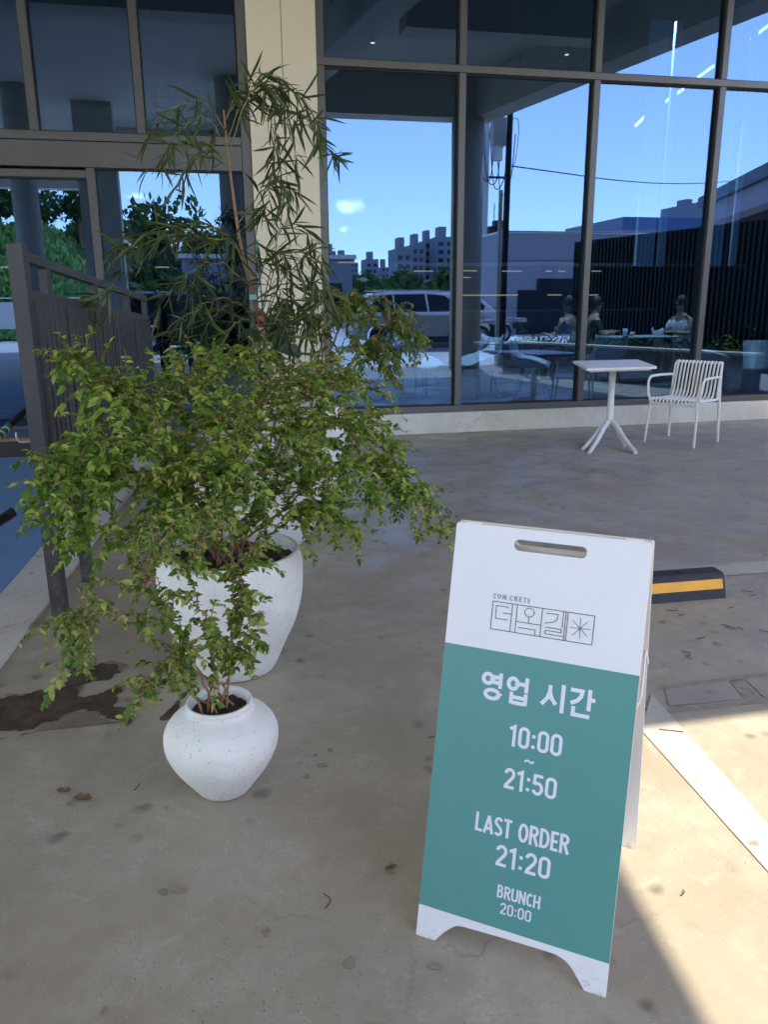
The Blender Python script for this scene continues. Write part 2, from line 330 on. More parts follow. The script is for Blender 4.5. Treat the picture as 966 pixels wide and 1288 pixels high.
def scuff(m, dirt, zlo, amt, sc=60):
    # smudges and scratches on a print or paint, plus splash dirt close to the floor
    t = m.node_tree; N = t.nodes; L = t.links; p = N['Principled BSDF']; src = p.inputs['Base Color'].links[0].from_socket
    g_ = N.new('ShaderNodeNewGeometry'); se = N.new('ShaderNodeSeparateXYZ'); L.new(g_.outputs['Position'], se.inputs[0])
    mr = N.new('ShaderNodeMapRange'); mr.inputs[1].default_value = 0.0; mr.inputs[2].default_value = zlo; mr.inputs[3].default_value = 1.0; mr.inputs[4].default_value = 0.0; L.new(se.outputs[2], mr.inputs[0])
    n = N.new('ShaderNodeTexNoise'); n.inputs['Scale'].default_value = sc; n.inputs['Detail'].default_value = 8; n.inputs['Roughness'].default_value = 0.7; L.new(g_.outputs['Position'], n.inputs[0])
    r = N.new('ShaderNodeValToRGB'); r.color_ramp.elements[0].position = 0.48; r.color_ramp.elements[1].position = 0.68; L.new(n.outputs[0], r.inputs[0])
    mu = N.new('ShaderNodeMath'); mu.operation = 'MULTIPLY'; L.new(mr.outputs[0], mu.inputs[0]); L.new(r.outputs[0], mu.inputs[1])
    n2 = N.new('ShaderNodeTexNoise'); n2.inputs['Scale'].default_value = 9; n2.inputs['Detail'].default_value = 10; n2.inputs['Roughness'].default_value = 0.75; n2.inputs['Distortion'].default_value = 1.5; L.new(g_.outputs['Position'], n2.inputs[0])
    r2 = N.new('ShaderNodeValToRGB'); r2.color_ramp.elements[0].position = 0.60; r2.color_ramp.elements[1].position = 0.78; r2.color_ramp.elements[1].color = (amt, amt, amt, 1); L.new(n2.outputs[0], r2.inputs[0])
    mxm = N.new('ShaderNodeMath'); mxm.operation = 'MAXIMUM'; L.new(mu.outputs[0], mxm.inputs[0]); L.new(r2.outputs[0], mxm.inputs[1])
    mc = N.new('ShaderNodeMixRGB'); mc.inputs[2].default_value = (*dirt, 1); L.new(mxm.outputs[0], mc.inputs[0]); L.new(src, mc.inputs[1]); L.new(mc.outputs[0], p.inputs['Base Color'])
scuff(m_pot, (0.42, 0.35, 0.25), 0.06, 0.25); scuff(m_board, (0.40, 0.35, 0.29), 0.05, 0.16); scuff(m_teal, (0.13, 0.27, 0.24), 0.12, 0.30, 90)
scuff(m_pillar, (0.50, 0.42, 0.30), 0.5, 0.22, 12); scuff(m_white, (0.50, 0.46, 0.40), 0.10, 0.12); scuff(m_fence, (0.16, 0.145, 0.13), 0.5, 0.5, 25)
scuff(m_ramp, (0.16, 0.27, 0.42), 0.01, 0.6)
m_leafA = leafmat('shrub leaf', (0.05, 0.11, 0.012), (0.155, 0.255, 0.03), (0.45, 0.48, 0.09))
m_leafB = leafmat('small shrub leaf', (0.055, 0.11, 0.016), (0.165, 0.25, 0.04), (0.45, 0.46, 0.11))
m_leafW = leafmat('willow leaf', (0.03, 0.055, 0.014), (0.06, 0.09, 0.025), (0.15, 0.16, 0.05), 0.3)
m_leafD = leafmat('drooping leaf', (0.09, 0.15, 0.025), (0.16, 0.23, 0.04), (0.32, 0.33, 0.07))
m_treeleaf = leafmat('tree foliage', (0.02, 0.05, 0.012), (0.045, 0.09, 0.02), (0.10, 0.16, 0.04))
m_grassy = leafmat('bank foliage', (0.08, 0.17, 0.04), (0.13, 0.26, 0.06), (0.25, 0.36, 0.12))

# ================================================================= THE SETTING
struct(MB().add([(-600, -1500, -0.03), (600, -1500, -0.03), (600, 500, -0.03), (-600, 500, -0.03)], [(0, 1, 2, 3)]).build('terrain', mat('terrain soil', (0.10, 0.11, 0.07), 0.9, var=0.3, vscale=0.02)))
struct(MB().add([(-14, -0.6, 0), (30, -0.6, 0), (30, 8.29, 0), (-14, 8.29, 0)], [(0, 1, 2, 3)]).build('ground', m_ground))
m_lot_sunlit = concrete('sun-brightened lot concrete', (0.68, 0.66, 0.61), (0.60, 0.58, 0.54), (0.73, 0.71, 0.66), scale=0.6, rough=(0.7, 0.9))  # paler than the shaded floor: sun brightness and bounce put into the colour
struct(MB().add([(-40, -34, 0), (40, -34, 0), (40, -0.604, 0), (-40, -0.604, 0)], [(0, 1, 2, 3)]).build('car_park', m_lot_sunlit))
# painted stripes of the parking bay
def sheet(name, pts, m, z=0.004):
    return MB().add([(x, y, z) for x, y in pts], [tuple(range(len(pts)))]).build(name, m)
a0, a1 = PG(812, 925), PG(966, 1097); b0, b1 = PG(820, 874), PG(966, 1037)
dA = (a1-a0); dB = (b1-b0)
struct(sheet('stripe', [tuple((a0-dA*1.5)[:2]), tuple((a0-dA*0.05)[:2]), tuple((a0+dA*3.0)[:2]), tuple((b0+dB*3.0)[:2]), tuple((b0-dB*0.0)[:2])][1:], m_stripe))
struct(sheet('stripe', [(2.47, 3.615), (6.2, 3.50), (6.2, 3.335), (2.47, 3.445)], m_stripe))
# concrete patch plates in the floor, slightly proud
m_patch = concrete('patch concrete', (0.35, 0.305, 0.24), (0.26, 0.225, 0.175), (0.42, 0.37, 0.30), scale=2.0)
for nm, q in (('floor_patch', ((836, 868), (916, 857), (935, 880), (842, 889))), ('floor_patch', ((938, 855), (1010, 848), (1030, 868), (962, 878)))):
    struct(sheet(nm, [tuple(PG(*p)[:2]) for p in q][::-1], m_patch, 0.003))
m_joint = mat('joint dirt', (0.25, 0.21, 0.16), 0.9, var=0.3, vscale=30)
for q in (((826, 863), (966, 846), (966, 852), (828, 868)), ((836, 892), (966, 879), (966, 884), (836, 898)), ((918, 857), (934, 855), (957, 879), (938, 881))):
    struct(sheet('floor_joint', [tuple(PG(*p)[:2]) for p in q][::-1], m_joint, 0.0015))
# ramp: white painted strip, blue surface rising to the door
def oX(y): return -0.893+0.081*(y-3.15)
def iX(y): return -1.09+0.06*(y-4.0)
def rz(y): return max(0.006, 0.006+0.02*(y-4.5))
ys = [0.5, 1.5, 2.5, 3.5, 4.5, 5.5, 6.5, 7.6]
g = MB()
for i in range(len(ys)-1):
    y0, y1 = ys[i], ys[i+1]; z0, z1 = rz(y0)+0.006, rz(y1)+0.006
    g.add([(iX(y0), y0, z0), (oX(y0), y0, z0), (oX(y1), y1, z1), (iX(y1), y1, z1), (oX(y0)+0.003, y0, 0), (oX(y1)+0.003, y1, 0)], [(0, 1, 2, 3), (1, 4, 5, 2)])
struct(g.build('kerb_strip', m_strip))
g = MB()
for i in range(len(ys)-1):
    y0, y1 = ys[i], ys[i+1]; z0, z1 = rz(y0), rz(y1)
    g.add([(-4.0, y0, z0), (iX(y0), y0, z0), (iX(y1), y1, z1), (-4.0, y1, z1)], [(0, 1, 2, 3)])
struct(g.build('ramp', m_ramp))
# wet stain on the floor: irregular outline, thin sheet of water
def blob(pts, name, m, z, n=5, jit=0.006, fr=0.0):
    P = [Vector((p[0], p[1], 0)) for p in pts]; P2 = P+[P[0]]; out = []
    c = [P[-1]]+P2+[P[1]]
    for i in range(1, len(c)-2):
        for k in range(n):
            t = k/n; a, b, cc, d = c[i-1:i+3]
            q = 0.5*((2*b)+(cc-a)*t+(2*a-5*b+4*cc-d)*t*t+(3*b-a-3*cc+d)*t**3)
            nx_ = sum(mnoise.noise(Vector((q.x*s_, q.y*s_, 3.1)))/s_ for s_ in (14, 40, 110)); ny_ = sum(mnoise.noise(Vector((q.x*s_, q.y*s_, 7.7)))/s_ for s_ in (14, 40, 110))
            out.append((q.x+random.uniform(-jit, jit)+nx_*fr, q.y+random.uniform(-jit, jit)+ny_*fr))
    b = MB(); b.prism(out, Matrix.Translation((0, 0, z)), 0.0012); return b.build(name, m)
m_wet = mat('wet concrete', (0.085, 0.060, 0.038), 0.14, var=0.45, vscale=18, bump=0.05, bscale=50)
stain = [(-30, 893), (5, 877), (38, 871), (78, 868), (88, 846), (118, 838), (150, 838), (152, 848), (128, 856), (100, 866), (98, 878), (118, 877), (138, 868), (152, 866), (146, 880), (150, 893), (166, 903), (160, 910), (132, 902), (112, 893), (92, 894), (66, 908), (40, 917), (-5, 924), (-40, 930)]
pp = [PG(*p) for p in stain]; pc = sum(pp, Vector())/len(pp)
m_halo = mat('drying concrete', (0.20, 0.155, 0.10), 0.4, var=0.2, vscale=20)
struct(blob([((p.x-pc.x)*1.05+pc.x, (p.y-pc.y)*1.12+pc.y) for p in pp], 'puddle_edge', m_halo, 0.0022, jit=0.0, n=24, fr=0.55))
struct(blob([tuple(p[:2]) for p in pp], 'puddle', m_wet, 0.0034, jit=0.0, n=24, fr=0.55))
struct(blob([tuple(PG(*p)[:2]) for p in ((200, 905), (214, 892), (226, 880), (224, 898), (214, 905))], 'puddle', m_wet, 0.0032, jit=0.003))
m_damp = mat('damp concrete', (0.255, 0.21, 0.155), 0.5, var=0.25, vscale=30)
for (u, v, s, k) in ((100, 1003, 9, 1.5), (88, 1012, 6, 1), (491, 1097, 8, 1), (548, 1216, 9, 1.6), (440, 1212, 11, 1), (205, 1122, 8, 1.2), (226, 1121, 6, 2), (335, 1173, 8, 1), (405, 963, 6, 1.8), (385, 977, 5, 1.3), (396, 950, 4, 1), (130, 1274, 10, .7), (415, 944, 4, 1)):
    c = PG(u, v); s *= c.length/F*0.9; pts = []
    for i in range(9):
        a = 2*pi*i/9; rr = s*random.uniform(0.6, 1.15); pts.append((c.x+rr*math.cos(a)*k, c.y+rr*1.1*math.sin(a)))
    struct(blob(pts, 'floor_stain', m_damp if s < 9.5 else m_wet, 0.0026, jit=0.0012, n=3))
# near the building: concrete plinth carrying the window wall
t = MB().bbox(1.17, 14, 8.29, 8.60, 0, 0.225, 0.008); tag(t.build('plinth', m_curb), 'pale concrete plinth under the window wall, behind the white table and chair', 'curb')
# threshold at the door
th = empty('door_threshold', (-2, 7.7, 0)); tag(th, 'dark raised door threshold with a wooden nosing above the blue ramp', 'threshold')
MB().bbox(-2.0, 2.5, 0.0, 0.72, 0.0, 0.19, 0.004).build('riser', mat('threshold rubber', (0.04, 0.035, 0.03), 0.7, var=0.2), th)
MB().bbox(-2.0, 2.5, -0.012, 0.10, 0.195, 0.222, 0.003).build('nosing', m_wood, th)
MB().bbox(-2.0, 2.5, 0.11, 0.70, 0.195, 0.215, 0.003).build('landing', mat('landing paint', (0.05, 0.10, 0.16), 0.5, var=0.1), th)

# ================================================================= BUILDING: window wall
GY = 8.40; FY0, FY1 = 8.335, 8.47
ww = empty('window_wall', (1.2, GY, 0)); tag(ww, 'large tinted window wall with grey frames right of the cream pillar, reflecting sky and car', 'window')
wl = empty('entrance_front', (-1, GY, 0)); tag(wl, 'grey framed glazed entrance front left of the cream pillar, under a flat band', 'entrance')
def member(par, name, x0, x1, z0, z1, y0=FY0, y1=FY1):
    o = MB().bbox(x0, x1, y0, y1, z0, z1, 0.004).build(name, m_frame); o.parent = par; o.matrix_parent_inverse = Matrix.Translation(par.location).inverted(); return o
def pane(par, x0, x1, z0, z1):
    p = MB().box(x0+0.004, x1-0.004, GY, GY+0.012, z0+0.004, z1-0.004).build('pane', m_glass); p.parent = par
    p.matrix_parent_inverse = Matrix.Translation(par.location).inverted()
    gk = MB()   # black rubber gasket round the pane
    w = 0.012
    gk.box(x0, x1, GY-0.03, GY-0.002, z0, z0+w); gk.box(x0, x1, GY-0.03, GY-0.002, z1-w, z1)
    gk.box(x0, x0+w, GY-0.03, GY-0.002, z0+w, z1-w); gk.box(x1-w, x1, GY-0.03, GY-0.002, z0+w, z1-w)
    q = gk.build('gasket', m_gasket); q.parent = p
mx_ = [1.17, 2.605, 4.062, 5.52, 6.975, 8.43, 9.885, 11.34, 12.8]
TOPZ = 5.72
for i, x in enumerate(mx_):
    member(ww, 'mullion', x, x+(0.078 if i == 0 else 0.07), 0.296, 3.598)
    member(ww, 'mullion', x, x+(0.078 if i == 0 else 0.07), 3.668, TOPZ)
member(ww, 'sill_rail', 1.17, 12.87, 0.228, 0.294, FY0-0.006, FY1)
member(ww, 'transom', 1.17, 12.87, 3.60, 3.666, FY0-0.004, FY1)
for i in range(len(mx_)-1):
    xa = mx_[i]+(0.078 if i == 0 else 0.07); xb = mx_[i+1]
    pane(ww, xa, xb, 0.296, 3.598); pane(ww, xa, xb, 3.668, TOPZ)
# entrance front
for x in (-4.25, -3.31, -2.37, -1.43, -0.49): member(wl, 'mullion', x-0.037, x+0.037, 2.937, TOPZ)
member(wl, 'jamb', 0.428, 0.512, 0.2, TOPZ, FY0-0.01, FY1)
member(wl, 'transom', -6, 0.426, 2.862, 2.935)
member(wl, 'band_panel', -6, 0.426, 2.634, 2.856, FY0+0.006, FY1)
member(wl, 'door_jamb', -1.018, -0.944, 0.2, 2.631)
member(wl, 'head_rail', -6, -1.020, 2.545, 2.612, FY0+0.03, FY1)
member(wl, 'sill_rail', -0.942, 0.426, 0.2, 0.262)
member(wl, 'sill_rail', -6, -1.020, 0.2, 0.235, FY0+0.03, FY1)
xs = [-6.0, -5.19, -4.25, -3.31, -2.37, -1.43, -0.49, 0.465]
for i in range(1, len(xs)-1): pane(wl, xs[i]+0.037, xs[i+1]-0.037, 2.937, TOPZ)
pane(wl, -0.944, 0.428, 0.264, 2.631)
pane(wl, -2.35, -1.02, 0.237, 2.543); pane(wl, -3.7, -2.45, 0.237, 2.543)
member(wl, 'door_stile', -2.45, -2.352, 0.237, 2.543, GY-0.02, GY+0.03)
# cream pillar
pl = empty('pillar', (0.845, 8.3, 0)); tag(pl, 'cream painted square pillar between the entrance and the window wall', 'pillar')
MB().bbox(-0.328, -0.003, -0.02, 0.4, 0, TOPZ+0.3, 0.012).build('shaft', m_pillar, pl)
MB().bbox(0.0, 0.322, -0.021, 0.4, 0, TOPZ+0.3, 0.012).build('shaft', m_pillar, pl)
# solid storey over the windows, side walls, back: the building's body
bd = empty('cafe_building', (0, 12, 0)); tag(bd, 'dark cafe interior shell with plastered walls behind the window wall', 'building')
def bpart(name, x0, x1, y0, y1, z0, z1, m): 
    o = MB().box(x0, x1, y0-12, y1-12, z0, z1).build(name, m, bd); return o
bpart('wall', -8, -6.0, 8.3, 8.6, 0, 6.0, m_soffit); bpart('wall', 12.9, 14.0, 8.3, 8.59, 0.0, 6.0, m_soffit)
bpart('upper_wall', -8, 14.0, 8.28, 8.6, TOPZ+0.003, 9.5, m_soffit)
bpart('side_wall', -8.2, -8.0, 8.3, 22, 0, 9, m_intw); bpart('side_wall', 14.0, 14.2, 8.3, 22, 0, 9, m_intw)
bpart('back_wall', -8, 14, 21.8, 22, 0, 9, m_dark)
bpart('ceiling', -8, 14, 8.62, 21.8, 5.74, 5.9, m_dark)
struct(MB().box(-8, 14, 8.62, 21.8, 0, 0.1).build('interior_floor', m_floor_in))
bpart('roof', -8.2, 14.2, 8.62, 22, 9.0, 9.3, m_soffit)

# ================================================================= CANOPY over the forecourt (seen mirrored in the glass; it casts the shade)
cn = empty('canopy', (0, 0, 0)); tag(cn, 'wide grey concrete canopy with edge beams over the forecourt', 'canopy')
SK = 0.2
poly = [(-12, 8.275), (-12, -12), (-2.2, -12), (-2.2, -6.2), (0.86, -6.2), (1.56, -0.25), (6.0, -0.25), (6.0+SK*8.52, 8.275)]
MB().prism(poly, Matrix.Translation((0, 0, 6.0)), 0.3).build('slab', m_soffit, cn)
def beam(p, q, w, z0, z1, name='beam'):
    p = Vector((*p, 0)); q = Vector((*q, 0)); d = (q-p).normalized(); n = Vector((-d.y, d.x, 0))*w
    MB().prism([(p.x, p.y), (q.x, q.y), (q.x+n.x, q.y+n.y), (p.x+n.x, p.y+n.y)], Matrix.Translation((0, 0, z1)), z1-z0).build(name, m_soffit, cn, fixn=True)
beam((1.57, -0.25), (5.50, -0.25), 0.5, 4.95, 5.699)
beam((5.9, -0.24), (5.9+SK*8.4, 8.2), 0.5, 4.953, 5.698)
beam((0.86, -6.2), (1.545, -0.26), 0.45, 4.95, 5.699)
beam((-2.2, -6.19), (0.4, -6.19), 0.45, 4.947, 5.697)
beam((-2.65, -11.9), (-2.25, -6.3), 0.4, 4.95, 5.697)
beam((-12, -11.95), (-3.1, -11.95), 0.5, 4.947, 5.697)
beam((2.1, 0.4), (3.35, 8.2), 0.5, 5.15, 5.696)
beam((-12, 4.2), (1.8, 4.2), 0.45, 5.15, 5.697)
beam((3.0, 4.2), (6.0, 4.2), 0.45, 5.15, 5.694)
def round_column(x, y, r, z1, label):
    c = empty('round_column', (x, y, 0)); tag(c, label, 'column')
    MB().lathe([(0, 0.0), (r, 0.0), (r, z1), (0, z1)], 40).build('shaft', m_soffit, c)
round_column(5.42, 0.1, 0.33, 4.95, 'round grey concrete column at the front corner of the canopy')
round_column(0.69, -0.75, 0.27, 5.698, 'round grey concrete column near the photographer')
round_column(-3.55, -2.0, 0.26, 5.698, 'round grey concrete column under the left of the canopy')
pw = MB().bbox(-2.62, -1.78, -3.6, -3.1, 0, 5.699, 0.01); tag(pw.build('pier', m_soffit), 'flat grey concrete pier beside the ramp under the canopy', 'pier')
# ================================================================= A-FRAME SIGN
SW, SL, LEAN = 0.425, 0.950, R(14.8)
BL = Vector((0.381, 1.453, 0)); ang = R(-36.46)
e_ = Vector((math.cos(ang), math.sin(ang), 0)); nb = Vector((-e_.y, e_.x, 0))
sg = empty('folding_sign', BL, ang)
tag(sg, 'white and teal folding A-frame sign with Korean opening hours on the floor', 'sign')
# panel frame in the sign's own axes: x along width, y along height, z towards the reader
def panelM(front=True):
    if front:
        X = Vector((1, 0, 0)); Y = Vector((0, math.sin(LEAN), math.cos(LEAN))); O = Vector((0, 0, 0))
    else:
        X = Vector((-1, 0, 0)); Y = Vector((0, -math.sin(LEAN), math.cos(LEAN))); O = Vector((SW, 2*SL*math.sin(LEAN)+0.022, 0))
    Z = X.cross(Y); m = Matrix((X, Y, Z)).transposed().to_4x4(); m.translation = O; return m
MF, MR = panelM(True), panelM(False)
foot = [(0.0, 0.0), (0.045, 0.0)] + [(p.x, p.y) for p in bez([(0.047, 0.002, 0), (0.068, 0.027, 0), (0.089, 0.046, 0), (0.105, 0.051, 0), (0.125, 0.052, 0), (0.215, 0.055, 0), (0.300, 0.056, 0), (0.322, 0.054, 0), (0.343, 0.045, 0), (0.362, 0.024, 0), (0.379, 0.002, 0)], 3)] + [(0.381, 0), (SW, 0)]
rc = 0.006
outer = foot+arc(SW-rc, SL-rc, rc, rc, 0, 90, 4)+arc(rc, SL-rc, rc, rc, 90, 180, 4)
hole = arc(0.282, 0.9135, 0.0125, 0.0125, -90, 90, 8)+arc(0.1475, 0.9135, 0.0125, 0.0125, 90, 270, 8)
# front panel as cream edged foam core with white printed faces
MB().prism(outer, MF @ Matrix.Translation((0, 0, -0.0007)), 0.008, [hole]).build('front_panel', m_edge, sg)
MB().prism(outer, MF, 0.0006, [hole]).build('front_face', m_board, sg)
MB().prism(outer, MR @ Matrix.Translation((0, 0, -0.0007)), 0.008, [hole]).build('rear_panel', m_edge, sg)
MB().prism(outer, MR, 0.0006, [hole]).build('rear_face', m_board, sg)
MB().prism(outer, MR @ Matrix.Translation((0, 0, -0.0088)), 0.0006, [hole]).build('rear_lining', m_board, sg)
for T in (MF, MR):
    MB().prism([(0.0, 0.0718), (SW, 0.0718), (SW, 0.675), (0.0, 0.675)], T @ Matrix.Translation((0, 0, 0.0004)), 0.0003).build('teal_print', m_teal, sg)
for x in (0.02, 0.37):
    hg = MB(); hg.tube([(x, SL*math.sin(LEAN)+0.011, SL*math.cos(LEAN)-0.004), (x+0.035, SL*math.sin(LEAN)+0.011, SL*math.cos(LEAN)-0.004)], 0.006, 10); hg.build('hinge', m_white, sg)
# cord that stops the two panels from sliding apart
pa = MF @ Vector((SW-0.004, 0.60, -0.010)); pb = MR @ Vector((0.004, 0.665, -0.010))
MB().tube(bez([pa+Vector((0, 0, 0.0)), (pa+pb)/2+Vector((0.004, 0, -0.035)), pb, pb+Vector((0.006, 0.006, -0.03))], 8), 0.0022, 6).build('cord', m_white, sg)

# --- lettering drawn with strokes
_zc = [0.0008]
def stroke(b, pts, w, T, closed=False):
    _zc[0] += 0.0000035; z = _zc[0]
    P = [Vector((p[0], p[1], 0)) for p in pts]; n = len(P); Lf = []; Rt = []
    for i in range(n):
        if closed: d0 = (P[i]-P[i-1]); d1 = (P[(i+1) % n]-P[i])
        else: d0 = P[i]-P[i-1] if i > 0 else P[1]-P[0]; d1 = P[i+1]-P[i] if i < n-1 else P[-1]-P[-2]
        d0.normalize(); d1.normalize(); n0 = Vector((-d0.y, d0.x, 0)); n1 = Vector((-d1.y, d1.x, 0)); mi = n0+n1
        mi = mi/mi.length if mi.length > 1e-6 else n0
        k = min(1/max(mi.dot(n0), 0.35), 2.2); Lf.append(P[i]+mi*k*w/2); Rt.append(P[i]-mi*k*w/2)
    vs = [T @ Vector((q.x, q.y, z)) for q in Lf+Rt]
    fs = [(i, n+i, n+(i+1) % n, (i+1) % n) for i in range(n if closed else n-1)]
    b.add(vs, fs)
def ell(cx, cy, rx, ry, a0=0, a1=360, n=20): return arc(cx, cy, rx, ry, a0, a1, n)
# glyphs in a box 0..1 high; widths given; strokes keep inside by half the pen width h
h = 0.075
def rr(x0, x1, y0, y1, r):   # rounded rectangle loop
    return arc(x1-r, y1-r, r, r, 0, 90, 5)+arc(x0+r, y1-r, r, r, 90, 180, 5)+arc(x0+r, y0+r, r, r, 180, 270, 5)+arc(x1-r, y0+r, r, r, 270, 360, 5)
G = {
 '0': (0.52, [('c', rr(h, 0.52-h, h, 1-h, 0.175))]),
 '1': (0.36, [('o', [(0.02, 0.80), (0.235, 0.93), (0.235, 0.0)])]),
 '2': (0.52, [('o', [(h, 0.72)]+arc(0.26, 0.725, 0.185, 0.20, 170, -20, 12)+[(0.40, 0.56), (h+0.02, h+0.06)]), ('o', [(0.03, h), (0.50, h)])]),
 '5': (0.52, [('o', [(0.47, 1-h), (0.11, 1-h), (0.095, 0.50)]), ('o', [(0.095, 0.52)]+arc(0.25, 0.33, 0.195, 0.255, 120, -160, 16))]),
 ':': (0.22, [('o', [(0.11, 0.10), (0.11, 0.25)]), ('o', [(0.11, 0.58), (0.11, 0.73)])]),
 '~': (0.5, [('o', [(0.03, 0.42), (0.10, 0.56), (0.18, 0.60), (0.25, 0.54), (0.32, 0.46), (0.40, 0.46), (0.47, 0.62)])]),
 'L': (0.44, [('o', [(h, 1), (h, h), (0.42, h)])]),
 'A': (0.56, [('o', [(0.04, 0), (0.28, 0.94)]), ('o', [(0.28, 0.94), (0.52, 0)]), ('o', [(0.14, 0.26), (0.42, 0.26)])]),
 'S': (0.48, [('o', [(0.41, 0.80)]+arc(0.24, 0.74, 0.17, 0.185, 30, 245, 10)+[(0.30, 0.47)]+arc(0.24, 0.27, 0.175, 0.195, 60, -150, 10))]),
 'T': (0.48, [('o', [(0.0, 1-h), (0.48, 1-h)]), ('o', [(0.24, 1-2*h), (0.24, 0)])]),
 'O': (0.58, [('c', ell(0.29, 0.5, 0.215, 0.425, 0, 342, 19))]),
 'R': (0.53, [('o', [(h, 0), (h, 1)]), ('o', [(h, 1-h), (0.27, 1-h)]+arc(0.27, 0.725, 0.165, 0.20, 85, -85, 8)+[(h, 0.52)]), ('o', [(0.27, 0.50), (0.48, 0.0)])]),
 'D': (0.56, [('o', [(h, 0), (h, 1)]), ('o', [(h, 1-h), (0.22, 1-h)]+arc(0.22, 0.5, 0.26, 0.425, 85, -85, 12)+[(h, h)])]),
 'E': (0.44, [('o', [(0.42, 1-h), (h, 1-h), (h, h), (0.42, h)]), ('o', [(h, 0.5), (0.39, 0.5)])]),
 'B': (0.52, [('o', [(h, 0), (h, 1)]), ('o', [(h, 1-h), (0.24, 1-h)]+arc(0.24, 0.735, 0.15, 0.19, 85, -85, 8)+[(h, 0.54)]), ('o', [(0.2, 0.54)]+arc(0.25, 0.30, 0.18, 0.23, 85, -85, 8)+[(h, h)])]),
 'U': (0.54, [('o', [(h, 1)]+arc(0.27, 0.28, 0.195, 0.205, 180, 360, 12)+[(0.465, 1)])]),
 'N': (0.56, [('o', [(h, 0), (h, 1)]), ('o', [(h, 0.97), (0.485, 0.03)]), ('o', [(0.485, 0), (0.485, 1)])]),
 'C': (0.50, [('o', arc(0.28, 0.5, 0.205, 0.425, 45, 315, 16))]),
 'H': (0.55, [('o', [(h, 0), (h, 1)]), ('o', [(0.475, 0), (0.475, 1)]), ('o', [(h, 0.5), (0.475, 0.5)])]),
 '.': (0.16, [('o', [(0.04, 0.5), (0.13, 0.5)])]),
 ' ': (0.26, []),
}
def word(name, s, x0, x1, y0, y1, m, pen=0.15, T=None, gap=0.07):
    T = T or MF; b = MB(); ws = [G[c][0] for c in s]; tot = sum(ws)+gap*(len(s)-1); sy = y1-y0; sx = (x1-x0)/tot; x = x0
    for ch in s:
        w, st = G[ch]
        for k, pts in st: stroke(b, [(x+p[0]*sx, y0+p[1]*sy) for p in pts], pen*sy, T, k == 'c')
        x += (w+gap)*sx
    return b.build(name, m, sg)
HG = {
 'yeong': [('c', ell(0.29, 0.74, 0.20, 0.17)), ('o', [(0.83, 1.0), (0.83, 0.44)]), ('o', [(0.52, 0.83), (0.80, 0.83)]), ('o', [(0.52, 0.64), (0.80, 0.64)]), ('c', ell(0.52, 0.20, 0.29, 0.155))],
 'eop': [('c', ell(0.27, 0.72, 0.19, 0.19)), ('o', [(0.84, 1.0), (0.84, 0.46)]), ('o', [(0.52, 0.74), (0.81, 0.74)]), ('o', [(0.24, 0.42), (0.24, 0.0)]), ('o', [(0.84, 0.42), (0.84, 0.0)]), ('o', [(0.28, 0.245), (0.80, 0.245)]), ('o', [(0.28, 0.05), (0.80, 0.05)])],
 'si': [('o', [(0.34, 0.92), (0.34, 0.70), (0.27, 0.47), (0.03, 0.20)]), ('o', [(0.35, 0.66), (0.43, 0.46), (0.62, 0.26)]), ('o', [(0.88, 1.0), (0.88, 0.0)])],
 'gan': [('o', [(0.04, 0.90), (0.50, 0.90), (0.47, 0.72), (0.33, 0.55), (0.08, 0.43)]), ('o', [(0.80, 1.0), (0.80, 0.26)]), ('o', [(0.84, 0.65), (1.03, 0.65)]), ('o', [(0.20, 0.34), (0.20, 0.055), (0.86, 0.055)])],
 'deo': [('o', [(0.62, 0.86), (0.16, 0.86), (0.16, 0.40), (0.66, 0.40)]), ('o', [(0.44, 0.63), (0.80, 0.63)]), ('o', [(0.80, 1.0), (0.80, 0.0)]), ('o', [(0.62, 0.86), (0.62, 0.80)])],
 'ok': [('c', ell(0.5, 0.78, 0.19, 0.155)), ('o', [(0.5, 0.62), (0.5, 0.40)]), ('o', [(0.0, 0.40), (1.0, 0.40)]), ('o', [(0.12, 0.20), (0.80, 0.20), (0.80, 0.0)])],
 'gil': [('o', [(0.16, 0.86), (0.62, 0.86), (0.60, 0.68), (0.44, 0.56), (0.14, 0.50)]), ('o', [(0.82, 1.0), (0.82, 0.42)]), ('o', [(0.18, 0.36), (0.80, 0.36), (0.80, 0.25), (0.18, 0.25), (0.18, 0.13), (0.92, 0.13)]), ('o', [(0.92, 1.0), (0.92, 0.0)])],
}
def hangul(b, k, x0, x1, y0, y1, pen, T=None):
    T = T or MF
    for c, pts in HG[k]: stroke(b, [(x0+p[0]*(x1-x0), y0+p[1]*(y1-y0)) for p in pts], pen, T, c == 'c')
